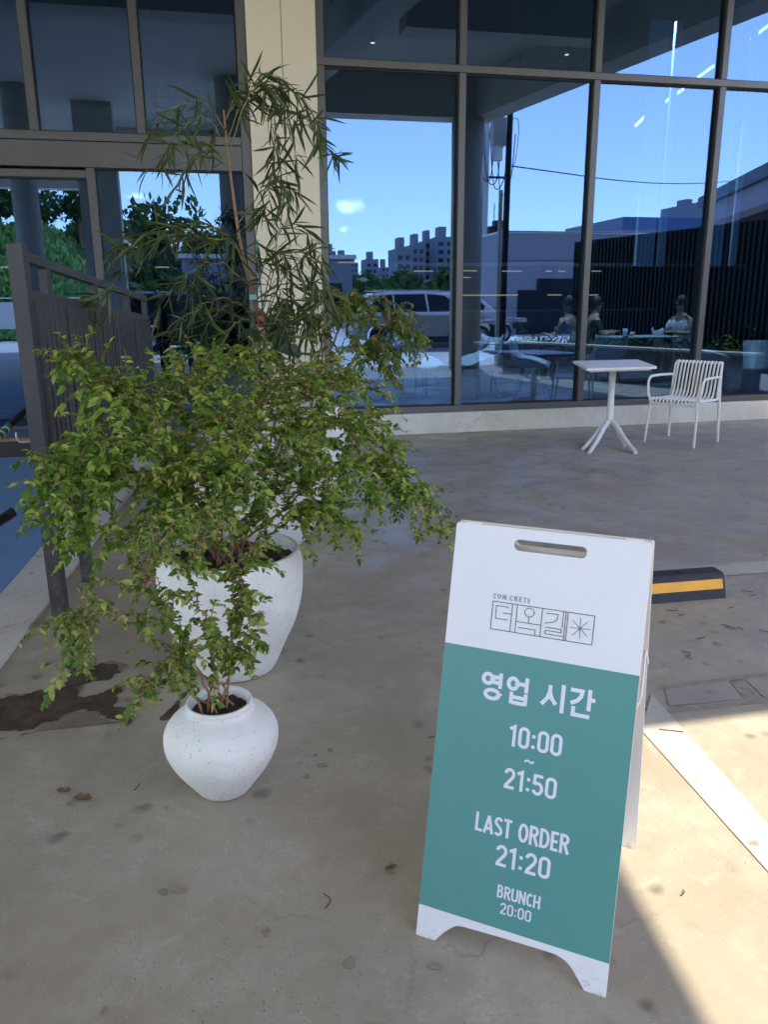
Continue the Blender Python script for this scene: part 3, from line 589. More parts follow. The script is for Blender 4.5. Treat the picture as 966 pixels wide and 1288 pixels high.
for T in (MF, MR):
    b = MB(); yt, yb = 0.628, 0.567
    hangul(b, 'yeong', 0.093, 0.146, yb, yt, 0.0085, T); hangul(b, 'eop', 0.151, 0.204, yb, yt, 0.0085, T); b.build('heading_lettering', m_letter, sg); b = MB()
    hangul(b, 'si', 0.229, 0.281, yb, yt, 0.0085, T); hangul(b, 'gan', 0.288, 0.341, yb, yt, 0.0085, T)
    b.build('heading_lettering', m_letter, sg)
    word('hours_lettering', '10:00', 0.168, 0.284, 0.4745, 0.5215, m_letter, 0.15, T)
    word('hours_lettering', '~', 0.206, 0.229, 0.437, 0.461, m_letter, 0.17, T)
    word('hours_lettering', '21:50', 0.166, 0.282, 0.381, 0.4265, m_letter, 0.15, T)
    word('last_order_lettering', 'LAST ORDER', 0.113, 0.320, 0.2725, 0.3145, m_letter, 0.15, T)
    word('last_order_lettering', '21:20', 0.165, 0.286, 0.2085, 0.2555, m_letter, 0.15, T)
    word('brunch_lettering', 'BRUNCH', 0.177, 0.272, 0.140, 0.1685, m_letter, 0.15, T)
    word('brunch_lettering', '20:00', 0.187, 0.256, 0.1065, 0.1315, m_letter, 0.145, T)
    word('shop_name_lettering', 'CON.CRETE', 0.101, 0.185, 0.7905, 0.8015, m_tealline, 0.13, T, gap=0.22)
    # line logo in four cells
    b = MB(); x0, x1, y0, y1 = 0.1020, 0.3235, 0.7225, 0.7840; pn = 0.0014
    cs = [x0+(x1-x0)*k/4 for k in range(5)]
    stroke(b, [(x0, y0), (x1, y0), (x1, y1), (x0, y1)], pn, T, True)
    for k in (1, 2, 3): stroke(b, [(cs[k], y0), (cs[k], y1)], pn, T)
    for k, nm in enumerate(('deo', 'ok', 'gil')): hangul(b, nm, cs[k], cs[k+1], y0, y1, pn, T)
    b.build('logo_outline', m_line, sg)
    b = MB(); cx, cy = (cs[3]+cs[4])/2, (y0+y1)/2
    for k in range(4):
        a = pi*k/4+0.05; q = Vector((math.cos(a), math.sin(a)))*0.0225; stroke(b, [(cx-q.x, cy-q.y), (cx+q.x, cy+q.y)], 0.0013, T)
    b.build('logo_star', m_tealline, sg)
# ================================================================= TABLE AND CHAIR
tb = empty('cafe_table', (3.70, 6.96, 0)); tag(tb, 'small square white cafe table on a single pedestal with splayed feet', 'table')
TH = 0.785
ccor = [PG(720.5, 453.8, TH), PG(738, 463.5, TH), PG(827.5, 461, TH), PG(802.5, 452, TH)]
ctr = sum((Vector(p) for p in ccor), Vector())/4; tb.location = (ctr.x, ctr.y, 0)
q = [(p.x-ctr.x, p.y-ctr.y) for p in ccor]
def roundpoly(P, r, n=4):
    out = []; N = len(P)
    for i in range(N):
        a, b, c = Vector(P[i-1]), Vector(P[i]), Vector(P[(i+1) % N]); d0 = (a-b).normalized()*r; d1 = (c-b).normalized()*r
        for k in range(n+1):
            t = k/n; out.append(tuple((b+d0)*(1-t)**2+b*2*t*(1-t)+(b+d1)*t*t))
    return out
rp = roundpoly(q, 0.03)
MB().prism(rp, Matrix.Translation((0, 0, TH)), 0.022).build('tabletop', m_white, tb, fixn=True)
MB().prism([(x*0.88, y*0.88) for x, y in rp], Matrix.Translation((0, 0, TH-0.0225)), 0.018).build('top_frame', m_white, tb, fixn=True)
MB().lathe([(0, TH-0.042), (0.10, TH-0.042), (0.10, TH-0.05), (0.034, TH-0.065), (0.031, 0.5), (0.034, 0.24), (0.045, 0.19), (0.04, 0.155), (0, 0.15)][::-1], 24).build('pedestal', m_white, tb)
for (u, v) in ((733, 567), (741.5, 571), (800, 571), (785, 561)):
    p = PG(u, v); dx, dy = p.x-ctr.x, p.y-ctr.y; L = math.hypot(dx, dy); k = 0.34/L if (u, v) == (785, 561) else 1
    dx *= k; dy *= k
    MB().tube(bez([(dx*0.04, dy*0.04, 0.20), (dx*0.28, dy*0.28, 0.175), (dx*0.62, dy*0.62, 0.085), (dx, dy, 0.012)], 5), [0.030]*4+[0.027]*4+[0.024]*4+[0.021]*3+[0.019], 10).build('foot', m_white, tb)
# chair: feet from the floor contacts in the photo
fl, fr_, rl, rr_ = PG(811, 556.5), PG(866.5, 564), PG(844.5, 549), PG(904.5, 556)
cc = (fl+fr_+rl+rr_)/4
ch = empty('slatted_armchair', (cc.x, cc.y, 0)); tag(ch, 'white outdoor armchair of curved vertical slats beside the white table', 'chair')
wv = ((fr_-fl)+(rr_-rl)).normalized(); wv.z = 0; bk = ((rl-fl)+(rr_-fr_)); bk.z = 0; bk = (bk-wv*bk.dot(wv)).normalized()
W = ((fr_-fl).length+(rr_-rl).length)/2; Dp = max(0.46, ((rl-fl).dot(bk)+(rr_-fr_).dot(bk))/2)
W = 0.53; Dp = 0.50
def CP(x, y, z): return (wv*x+bk*y+Vector((0, 0, z)))     # x: -1..1 of half width, y depth, z height
hw, hd = W/2, Dp/2
SH = 0.445
# side profile of a slat: front lip, seat dip, curved back
prof = [(-0.235, SH-0.045), (-0.245, SH-0.012), (-0.22, SH+0.006), (-0.14, SH+0.0), (-0.02, SH-0.012), (0.09, SH-0.012), (0.155, SH+0.01), (0.185, SH+0.07), (0.205, SH+0.18), (0.228, SH+0.29), (0.245, SH+0.345), (0.262, SH+0.352), (0.272, SH+0.335)]
for i in range(12):
    x = -0.21+0.42*i/11
    MB().tube(bez([CP(x, y, z) for y, z in prof], 4), 0.0098, 8).build('slat', m_white, ch)
for s in (-1, 1):
    xs_ = s*0.243
    nm = 'side_frame'
    MB().tube(bez([CP(xs_, 0.20, SH+0.005), CP(xs_, 0.215, SH+0.15), CP(xs_, 0.238, SH+0.29), CP(xs_*0.97, 0.25, SH+0.335), CP(s*0.215, 0.257, SH+0.352)], 6), 0.0135, 10).build(nm, m_white, ch)
    MB().tube(bez([CP(xs_, -0.235, SH-0.03), CP(xs_, -0.23, SH+0.0), CP(xs_, -0.1, SH-0.006), CP(xs_, 0.1, SH-0.012), CP(xs_, 0.22, SH-0.008)], 6), 0.013, 10).build('seat_rail', m_white, ch)
    MB().tube(bez([CP(xs_, -0.20, SH-0.01), CP(s*0.262, -0.235, SH+0.03), CP(s*0.278, -0.232, SH+0.14), CP(s*0.28, -0.20, SH+0.205), CP(s*0.278, -0.12, SH+0.218), CP(s*0.27, 0.08, SH+0.217), CP(xs_, 0.232, SH+0.213)], 6), 0.013, 10).build('armrest', m_white, ch)
    MB().tube([CP(xs_, -0.215, SH-0.02), CP(s*0.262, -hd-0.005, 0.004)], [0.015, 0.012], 10).build('leg', m_white, ch)
    MB().tube(bez([CP(xs_, 0.238, SH+0.30), CP(s*0.25, 0.228, SH+0.1), CP(s*0.256, 0.235, SH-0.1), CP(s*0.264, hd+0.01, 0.004)], 5), [0.012]*6+[0.015]*5+[0.0135]*5, 10).build('leg', m_white, ch)
for y, z in ((-0.236, SH-0.042), (0.17, SH-0.012), (0.262, SH+0.343)):
    MB().tube([CP(-0.243, y, z), CP(0.243, y, z)], 0.0115, 10).build('cross_rail', m_white, ch)

# ================================================================= WHEEL STOP
ws = empty('wheel_stop', (1.48, 3.19, 0), R(-1.5)); tag(ws, 'black rubber wheel stop with a yellow stripe behind the sign', 'wheel stop')
Lw = 0.9
pf = [(-0.004, 0), (0.006, 0.035), (0.03, 0.105), (0.045, 0.118), (0.125, 0.118), (0.14, 0.105), (0.16, 0.03), (0.165, 0)]
Mx = Matrix(((0, 0, -1, 0), (1, 0, 0, 0), (0, 1, 0, 0), (0, 0, 0, 1)))
MB().prism(pf, Mx, Lw).build('body', m_rubber, ws, fixn=True)
MB().prism([(0.0095, 0.046), (0.027, 0.090), (0.0225, 0.0915), (0.0055, 0.0475)], Mx @ Matrix.Translation((0, 0, 0.014-0.02)), Lw-0.02).build('reflective_stripe', m_yellow, ws, fixn=True)
for x in (0.13, 0.7):
    MB().lathe([(0.0, 0.0), (0.02, 0.0), (0.02, 0.006), (0, 0.006)][::-1], 14, (x, 0.085, 0.116)).build('bolt_cap', m_black, ws)
# litter: bits of twig round the wheel stop, dry leaf near the pots
m_twig = mat('dry twig', (0.05, 0.035, 0.03), 0.8)
tw = {(940, 745): 'above the bent one, right of the yellow striped wheel stop', (948, 750): 'bent, right of the wheel stop near its lower corner', (920, 766): 'short one just below the right end of the wheel stop', (912, 789): 'hooked, in the floor right of the sign, under the wheel stop', (863, 824): 'curled like a ring on the floor above the floor patches', (868, 828): 'touching the ring-shaped twig above the floor patches', (932, 792): 'thin upright one right of the hooked twig', (845, 921): 'long one lying across the white stripe at the sun edge', (881, 804): 'flat arc left of the hooked twig under the wheel stop', (858, 775): 'below the middle of the wheel stop', (962, 795): 'at the right picture edge under the white line', (846, 769): 'just right of the sign, below the wheel stop', (172, 992): 'left of the small round pot', (858, 1125): 'tiny reddish one in the sunlit patch', (545, 928): 'left of the sign, level with its opening hours', (408, 1136): 'curved, lying alone in the foreground floor'}
for (u, v, L, a, cv) in ((940, 745, .05, -.6, .3), (948, 750, .04, .2, .2), (920, 766, .03, .1, 0), (912, 789, .04, 2.0, .5), (863, 824, .045, 1.7, .8), (868, 828, .04, 1.3, -.7), (932, 792, .03, -1.3, .3), (845, 921, .08, -.45, .05), (881, 804, .05, .25, .3), (858, 775, .035, .1, .2), (962, 795, .04, -1, .5), (846, 769, .05, -.3, .4), (172, 992, .035, 1.2, .2), (858, 1125, .02, .8, .5), (545, 928, .04, .3, .3), (408, 1136, .05, 1.5, .6)):
    p = PG(u, v); dx, dy = math.cos(a)*L/2, math.sin(a)*L/2
    o = MB().tube(bez([(-dx, -dy, 0.004), (dy*cv, -dx*cv, 0.006), (dx, dy, 0.004)], 6), 0.0016, 5).build('twig', m_twig)
    o.location = (p.x, p.y, 0.002); tag(o, 'dark dry twig '+tw[(u, v)], 'twig', 'bits of dry twig scattered on the floor')
def dryleaf(u, v, s, rot, label):
    p = PG(u, v); o_ = [(0.0, 0), (0.25, 0.18), (0.5, 0.13), (0.62, 0.3), (0.85, 0.16), (1.0, 0.0), (0.8, -0.2), (0.55, -0.14), (0.4, -0.27), (0.2, -0.15)]
    b = MB(); vs_ = [(0.5, 0, 0.02)]+[(x, y, 0.04+0.10*abs(y)*2+random.uniform(-.02, .03)) for x, y in o_]
    b.add([(x*s, y*s, z*s) for x, y, z in vs_], [(0, 1+i, 1+(i+1) % len(o_)) for i in range(len(o_))])
    o = b.build('dry_leaf', mat('dry leaf', (0.13, 0.075, 0.03), 0.8, var=0.4, vscale=60)); o.location = (p.x, p.y, 0.004); o.rotation_euler = (0, 0, rot); tag(o, label, 'leaf')
dryleaf(70, 995, 0.05, -0.4, 'curled brown dry leaf in the small wet spot left of the front pot')
dryleaf(92, 1005, 0.06, -0.35, 'flat pale brown dry leaf just right of the curled one')
dryleaf(484, 1095, 0.035, 0.2, 'little brown dry leaf on the floor left of the folding sign')
# ================================================================= FENCE BESIDE THE RAMP
fz = empty('batten_fence', (-0.73, 3.6, 0)); tag(fz, 'dark grey batten fence panel between the blue ramp and the potted shrubs', 'fence')
fd = Vector((0.07, 1, 0)).normalized(); fn = Vector((fd.y, -fd.x, 0)); FL = 3.40
MFz = Matrix((fd, -fn, Vector((0, 0, 1)))).transposed().to_4x4()      # x along the fence, y to the left, z up
def topz(x): return 1.625-0.045*x
def fb(name, x0, x1, y0, y1, z0a, z1a, z0b=None, z1b=None, m=None):
    b = MB(); z0b = z0a if z0b is None else z0b; z1b = z1a if z1b is None else z1b
    P = [(x0, y0, z0a), (x1, y0, z0b), (x0, y1, z0a), (x1, y1, z0b), (x0, y0, z1a), (x1, y0, z1b), (x0, y1, z1a), (x1, y1, z1b)]
    b.add([MFz @ Vector(p) for p in P], [(0, 2, 3, 1), (4, 5, 7, 6), (0, 1, 5, 4), (2, 6, 7, 3), (0, 4, 6, 2), (1, 3, 7, 5)])
    return b.build(name, m or m_fence, fz, fixn=True)
fb('post', -0.04, 0.035, -0.025, 0.035, 0.0, topz(0)+0.012)
fb('top_rail', 0.036, FL, -0.018, 0.022, topz(0)-0.052, topz(0)-0.012, topz(FL)-0.052, topz(FL)-0.012)
fb('mid_rail', 0.036, FL, -0.020, 0.024, topz(0)-0.205, topz(0)-0.165, topz(FL)-0.205, topz(FL)-0.165)
for x in (0.33, 1.36, 2.45, FL-0.075):
    fb('stub', x, x+0.075, -0.016, 0.020, topz(x)-0.164, topz(x)-0.0535)
for x, w in ((0.53, 0.05), (FL-0.06, 0.055)):
    fb('leg', x, x+w, -0.022, 0.030, 0.0, topz(x)-0.206)
n = int((FL-0.06)/0.083)
for i in range(n):
    x = 0.05+i*0.083+random.uniform(-0.003, 0.003); dpt = random.choice((0.0, 0.004))
    fb('batten', x, x+0.055, -0.036-dpt, -0.010-dpt, 0.47, topz(x)-0.2075)
fb('backing', 0.037, FL-0.01, -0.008, -0.004, 0.49, topz(FL)-0.21, m=m_gasket)  # black sheet that paints the shadow gaps between the battens
fb('bottom_rail', 0.037, FL, -0.008+0.003, 0.020, 0.44, 0.488)
# handrail by the ramp: dark bar with a reflective green and white band, and a hook bracket
def Rp(u, v, y): return PY(u, v, y)
hr = empty('handrail', Rp(0, 560, 5.2)); tag(hr, 'dark sloping handrail bar with green and white reflective tape beside the ramp', 'handrail')
o0 = hr.location.copy()
pA, pB = Rp(-30, 577, 5.05)-o0, Rp(46, 502, 5.9)-o0
MB().tube([pA, pB], 0.022, 12).build('bar', m_black, hr)
pC, pD = Rp(-12, 560, 5.14)-o0, Rp(10, 549, 5.25)-o0
d_ = (pD-pC).normalized(); cA = pA+(pB-pA)*0.24; cB = pA+(pB-pA)*0.50
MB().tube([cA, cB], 0.0245, 14).build('green_tape', mat('green tape', (0.03, 0.20, 0.14), 0.3), hr)
for k in (0.29, 0.36, 0.43):
    MB().tube([pA+(pB-pA)*k, pA+(pB-pA)*(k+0.02)], 0.0252, 14).build('white_tape', m_white, hr)
hk = empty('hook_bracket', Rp(40, 555, 6.6)); tag(hk, 'bent pale steel hook bracket by the wooden nosing behind the fence post', 'hook'); o1 = hk.location.copy()
MB().tube([p-o1 for p in bez([Rp(20, 544, 6.6), Rp(20.5, 551, 6.6), Rp(24, 555.5, 6.6), Rp(31, 556, 6.6), Rp(40, 555, 6.6)], 5)], 0.008, 8).build('hook', m_steel, hk)
MB().tube([Rp(41.5, 548, 6.6)-o1, Rp(42.5, 563, 6.6)-o1], 0.016, 10).build('plate', m_steel, hk)
bo = empty('rail_end', Rp(0, 648, 3.9)); tag(bo, 'rounded black end of a low rail above the blue ramp at the left edge', 'rail'); o2 = bo.location.copy()
MB().tube([p-o2 for p in bez([Rp(-60, 690, 3.7), Rp(-20, 667, 3.8), Rp(4, 652, 3.9), Rp(14, 645, 3.93), Rp(17, 643, 3.94)], 5)], [0.024]*18+[0.018, 0.012, 0.004], 12).build('bar', m_black, bo)
# ================================================================= POTS AND PLANTS
def pot(name, c, prof, inner, soilz, label):
    t = empty(name, (c[0], c[1], 0)); tag(t, label, 'plant pot')
    MB().lathe(prof, 72).build('vessel', m_pot, t)
    r = inner
    b = MB(); n = 40
    V = [(0, 0, soilz+0.012)]+[(r*k/6*math.cos(2*pi*i/n), r*k/6*math.sin(2*pi*i/n), soilz+random.uniform(-0.006, 0.010)) for k in range(1, 7) for i in range(n)]
    Fs = [(0, 1+i, 1+(i+1) % n) for i in range(n)]+[(1+(k-1)*n+i, 1+k*n+i, 1+k*n+(i+1) % n, 1+(k-1)*n+(i+1) % n) for k in range(1, 6) for i in range(n)]
    b.add(V, Fs, True); b.build('soil', m_soil, t); return t
def sprof(pts, n=6):
    return [(max(0, p.x), p.z) for p in bez([(r, 0, z) for r, z in pts], n)]
C1 = PG(278, 1001); C1 = Vector((C1.x+0.012, C1.y+0.045, 0))
P1 = [(0.0, 0.001), (0.072, 0.001)]+sprof([(0.078, 0.004), (0.098, 0.032), (0.133, 0.082), (0.158, 0.130), (0.166, 0.168), (0.162, 0.200), (0.143, 0.230), (0.118, 0.248), (0.100, 0.258), (0.094, 0.267), (0.096, 0.280)])+[(0.094, 0.286), (0.087, 0.286), (0.081, 0.275), (0.080, 0.25), (0.09, 0.23)]
pot('round_pot', C1, P1, 0.084, 0.256, 'small white speckled round-bellied pot at the front')
C2 = PG(306, 866); C2 = Vector((C2.x-0.02, C2.y+0.20, 0))
P2 = [(0.0, 0.001), (0.145, 0.001)]+sprof([(0.155, 0.006), (0.172, 0.04), (0.203, 0.11), (0.245, 0.20), (0.272, 0.30), (0.279, 0.39), (0.278, 0.44), (0.268, 0.485)])+[(0.262, 0.491), (0.252, 0.489), (0.247, 0.47), (0.25, 0.42)]
pot('tapered_pot', C2, P2, 0.25, 0.44, 'large white speckled tapered pot behind the small round pot')
C3 = PG(395, 697); C3 = Vector((C3.x-0.22, C3.y+0.26, 0))
P3 = [(0.0, 0.001), (0.17, 0.001)]+sprof([(0.18, 0.006), (0.225, 0.06), (0.28, 0.16), (0.30, 0.26), (0.29, 0.34), (0.25, 0.41), (0.22, 0.44), (0.215, 0.47), (0.225, 0.50)])+[(0.217, 0.508), (0.205, 0.505), (0.20, 0.48), (0.21, 0.43)]
pot('bulbous_pot', C3, P3, 0.21, 0.455, 'white bulbous pot half hidden behind the large bushy shrub')
C4 = Vector((0.78, 6.15, 0))
P4 = [(0.0, 0.001), (0.18, 0.001)]+sprof([(0.185, 0.006), (0.20, 0.1), (0.225, 0.3), (0.235, 0.5), (0.23, 0.62)])+[(0.222, 0.628), (0.21, 0.62), (0.207, 0.58)]
pot('tall_pot', C4, P4, 0.208, 0.58, 'tall white pot nearest the cream pillar, behind the shrubs')
C5 = Vector((0.10, 5.3, 0))
P5 = [(0.0, 0.001), (0.20, 0.001)]+sprof([(0.205, 0.006), (0.25, 0.1), (0.29, 0.25), (0.30, 0.4), (0.28, 0.55), (0.26, 0.62)])+[(0.252, 0.628), (0.24, 0.62), (0.235, 0.58)]
pot('wide_pot', C5, P5, 0.235, 0.58, 'wide white pot behind the shrubs that holds the tall willow-leaved plant')
def leaf(b, p, d, up, L, w, curl=0.15, fold=0.25):
    # one leaf: folded along its midrib, pointed, six outline points
    d = d.normalized(); s = d.cross(up)
    if s.length < 1e-4: s = d.cross(Vector((1, 0, 0)))
    s.normalize(); n = s.cross(d)
    prof_ = ((0.0, 0.05, 0), (0.28, 0.50, 0), (0.66, 0.42, -curl*0.35), (1.0, 0.0, -curl))
    mid = [p+d*(L*t)+n*(c*L) for t, _, c in prof_]
    lf = [m_+s*(w*k)+n*(fold*w*k*2) for m_, (t, k, c) in zip(mid[:3], prof_[:3])]; rt = [m_-s*(w*k)+n*(fold*w*k*2) for m_, (t, k, c) in zip(mid[:3], prof_[:3])]
    V = mid+lf+rt
    b.add(V, [(0, 4, 5, 1), (1, 5, 6, 2), (2, 6, 3), (0, 1, 8, 7), (1, 2, 9, 8), (2, 3, 9)], True)
def rv(k=1.0): return Vector((random.gauss(0, k), random.gauss(0, k), random.gauss(0, k)))
def twig_leaves(lb, path, L, w, step, droop=0.35, start=0.0, jit=0.25, pairs=True):
    # leaves in pairs along a twig, pointing outwards and forwards
    acc = 0.0; side = 1; tk_ = random.uniform(0.75, 1.15)
    tot = sum((path[i+1]-path[i]).length for i in range(len(path)-1)); run = 0.0
    for i in range(len(path)-1):
        seg = path[i+1]-path[i]; l = seg.length
        if l < 1e-6: continue
        d = seg/l; s0 = d.cross(Vector((0, 0, 1)))
        if s0.length < 1e-3: s0 = Vector((1, 0, 0))
        s0.normalize()
        while acc < l:
            t = (run+acc)/tot
            if t >= start:
                p = path[i]+d*acc
                for sg_ in ((1, -1) if pairs else (side,)):
                    k = random.choice((0.5, 0.7, 0.9, 1.0, 1.15, 1.35))*random.uniform(0.85, 1.1)*tk_
                    dd = d*0.55+s0*sg_*0.9+Vector((0, 0, -droop+random.uniform(-0.2, 0.35)))+rv(jit)
                    leaf(lb, p, dd, Vector((0, -0.5, 1))+rv(0.30), L*k, w*k, curl=random.uniform(0.0, 0.35))
                side = -side
            acc += step*random.uniform(0.7, 1.3)
        acc -= l; run += l
    leaf(lb, path[-1], (path[-1]-path[-2])+rv(0.01), Vector((0, 0, 1)), L*0.9, w*0.9)
def wob(path, k):
    out = []
    for i, p in enumerate(path):
        t = i/(len(path)-1); out.append(p+rv(k)*min(1, t*3)*(1 if 0 < i < len(path)-1 else 0))
    return out
def shrub(name, base, tips, label, cat, leafm, barkm, L, w, step, sub, subl, sag=0.12, r0=0.005, droop=0.3, start=0.28, leafstart=0.35, pairs=True, rise=0.5):
    base = Vector(base); t = empty(name, base); tag(t, label, cat)
    lb = MB()
    mains = []
    for ti, tip in enumerate(tips):
        if len(tip) == 3: u, v, y = tip; k = 1.0
        else: u, v, y, k = tip
        T = PY(u, v, y) if y is not None else u
        T = T-base; st = Vector((random.uniform(-1, 1), random.uniform(-1, 1), 0))*0.05
        hgt = max(T.z, 0.12)
        m1 = st+(T-st)*0.30+Vector((0, 0, hgt*0.25*rise+0.05)); m2 = st+(T-st)*0.66+Vector((0, 0, 0.10*rise+abs(T.x)*sag+0.04))
        path = wob(bez([st, m1, m2, T], 9), 0.008)
        if ti % 4 and mains:     # a side limb forking from the nearest main stem
            best = None
            for mp_ in mains:
                for i_ in range(int(len(mp_)*0.22), int(len(mp_)*0.72)):
                    dd_ = (mp_[i_]-T).length+0.35*mp_[i_].length*0.0
                    if best is None or dd_ < best[0]: best = (dd_, mp_[i_])
            st = best[1]; path = wob(bez([st, st+(T-st)*0.35+Vector((0, 0, 0.03)), st+(T-st)*0.7+Vector((0, 0, 0.03)), T], 9), 0.007)
        else: mains.append(path)
        n = len(path); ls_ = leafstart if not (ti % 4 and len(mains)) or path is mains[-1] else 0.12
        MB().tube(path, [r0*(1-0.8*i/(n-1))+0.0008 for i in range(n)], 5).build('branch', barkm, t)
        twig_leaves(lb, path[int(n*ls_):], L*k, w*k, step, droop, pairs=pairs)
        tot = (T-st).length; ns = int(sub*tot*random.uniform(0.8, 1.2)); tw = MB()
        for j in range(ns):
            q = random.uniform(start if ls_ == leafstart else 0.1, 0.96); i = int(q*(n-1)); p = path[i]; d = (path[min(i+1, n-1)]-path[max(i-1, 0)]).normalized()
            dv = (d*0.6+rv(0.55)+Vector((0, 0, 0.15))).normalized(); l = subl*random.uniform(0.5, 1.25)*(1.15-0.5*q)
            e = p+dv*l+Vector((0, 0, -l*sag*1.5)); mid = p+dv*l*0.5+Vector((0, 0, l*0.08))
            sp = bez([p, mid, e], 4); tw.tube(sp, [0.0016, 0.0015, 0.0014, 0.0013, 0.0012, 0.0011, 0.001, 0.0009, 0.0008], 4, cap=False)
            twig_leaves(lb, sp, L*k, w*k, step, droop, pairs=pairs)
        if ns: tw.build('twigs', barkm, t)['kind'] = 'stuff'
    lb.build('foliage', leafm, t)['kind'] = 'stuff'
    return t
# front plant: thin leaved, in the small round pot
tips1 = [(38, 797, 1.95, .8), (75, 812, 2.0, .8), (75, 858, 2.0, 1), (100, 845, 1.95, 1), (152, 915, 1.95, 1), (170, 900, 2.0), (185, 800, 1.95), (120, 770, 2.1), (150, 735, 2.1), (165, 700, 2.15), (200, 660, 2.2), (235, 640, 2.2), (215, 700, 2.1), (268, 640, 2.25), (255, 720, 2.1), (295, 660, 2.2), (320, 700, 2.2), (312, 760, 2.1), (330, 785, 2.05, 1.1), (300, 800, 2.1), (335, 815, 2.0, 1.2), (315, 845, 2.0, 1), (240, 760, 2.0), (215, 780, 2.1), (200, 850, 2.0), (282, 730, 2.15), (345, 690, 2.3), (245, 820, 1.97), (285, 830, 2.05), (225, 865, 1.97), (260, 790, 1.98), (230, 800, 2.0)]
shrub('thin_shrub', (C1.x, C1.y, 0.262), tips1, 'small leafy green shrub spilling leftwards out of the front round pot', 'shrub', m_leafB, m_bark, 0.0215, 0.011, 0.0145, 30, 0.10, sag=0.10, r0=0.0032, start=0.25, leafstart=0.3)
# main shrub in the large tapered pot
tips2 = [(62, 445, 2.7, 1.25), (80, 462, 2.8, 1.2), (28, 662, 2.6, 1.1), (45, 625, 2.7, 1.1), (85, 600, 2.8, 1.1), (100, 690, 2.6, 1.2), (60, 640, 2.5, 1.1), (110, 500, 2.9, 1.2), (150, 470, 3.0), (150, 520, 2.7, 1.1), (100, 560, 3.0, 1.1), (140, 580, 2.6, 1.1), (195, 480, 3.1), (225, 450, 3.2), (200, 540, 2.6), (260, 455, 3.1), (250, 500, 2.7), (295, 440, 3.3), (330, 450, 3.2), (300, 520, 2.6), (345, 480, 3.4), (370, 460, 3.3), (360, 540, 2.8), (395, 480, 3.4), (430, 450, 3.3), (420, 520, 3.2), (460, 480, 3.3), (490, 500, 3.3), (485, 530, 3.0), (450, 560, 3.1), (400, 580, 2.8), (500, 570, 3.1), (520, 590, 3.0), (525, 632, 2.9), (480, 640, 2.8), (440, 620, 2.7), (455, 670, 2.7), (425, 690, 2.6), (395, 655, 2.6), (300, 600, 2.5), (240, 590, 2.5), (190, 610, 2.5), (150, 650, 2.5), (120, 625, 2.5), (200, 660, 2.6), (568, 692, 2.85, 1.05), (560, 650, 2.95, .9), (545, 640, 3.0, .9), (270, 560, 2.8), (330, 570, 3.0), (380, 620, 3.1), (180, 570, 2.9), (220, 620, 3.0), (100, 650, 2.7), (85, 700, 2.6, 1.2), (120, 710, 2.6, 1.1), (130, 560, 2.5, 1.1), (240, 520, 2.8), (280, 480, 3.0), (320, 500, 2.9), (300, 560, 2.7), (350, 530, 3.1), (260, 600, 2.7), (340, 600, 2.8), (220, 560, 2.9), (390, 540, 3.0), (170, 500, 2.9), (270, 540, 3.1), (410, 600, 3.0), (310, 630, 2.7), (380, 500, 3.2), (230, 480, 2.9), (195, 700, 2.5), (240, 680, 2.55), (165, 690, 2.5), (300, 665, 2.6), (345, 660, 2.75), (385, 665, 2.9), (420, 650, 2.9), (215, 640, 2.5), (285, 640, 2.6)]
shrub('leafy_shrub', (C2.x, C2.y, 0.44), tips2, 'big bushy green shrub with long arching sprays in the large tapered pot', 'shrub', m_leafA, m_bark, 0.0265, 0.0135, 0.0175, 36, 0.16, sag=0.10, r0=0.005, start=0.3, leafstart=0.35)
# shrub in the bulbous pot
tips3 = [(400, 540, 4.2), (440, 500, 4.3), (470, 540, 4.3), (450, 590, 4.1), (380, 470, 4.4), (350, 500, 4.3), (330, 440, 4.5), (300, 470, 4.4), (280, 510, 4.3), (390, 600, 4.0), (430, 640, 4.0), (360, 560, 4.2), (420, 480, 4.5), (300, 560, 4.2), (260, 450, 4.5), (500, 560, 4.2)]
shrub('leafy_shrub', (C3.x, C3.y, 0.455), tips3, 'green shrub growing out of the bulbous pot, behind the biggest shrub', 'shrub', m_leafA, m_bark, 0.040, 0.022, 0.024, 22, 0.2, sag=0.08, r0=0.006)
# light green tree with drooping sprays near the pillar
t4 = [(540, 437, 5.7), (532, 440, 5.9), (505, 400, 6.0), (488, 378, 6.0), (470, 385, 6.1), (445, 365, 6.1), (430, 372, 5.9), (412, 380, 6.2), (500, 455, 5.8), (478, 460, 6.0), (470, 430, 5.8), (515, 425, 6.0), (505, 485, 5.8), (455, 400, 5.8), (440, 440, 5.7), (450, 480, 5.9), (400, 400, 6.0), (395, 430, 6.0), (425, 410, 6.1), (460, 410, 6.1), (435, 395, 5.8), (400, 460, 6.1), (480, 440, 5.9), (385, 380, 6.0), (495, 470, 5.9)]
shrub('drooping_tree', (C4.x, C4.y, 0.58), t4, 'light green small tree with drooping sprays right of the cream pillar', 'tree', m_leafD, m_bark, 0.040, 0.021, 0.025, 20, 0.20, sag=0.22, r0=0.011, droop=0.7, start=0.6, leafstart=0.6, rise=1.1)
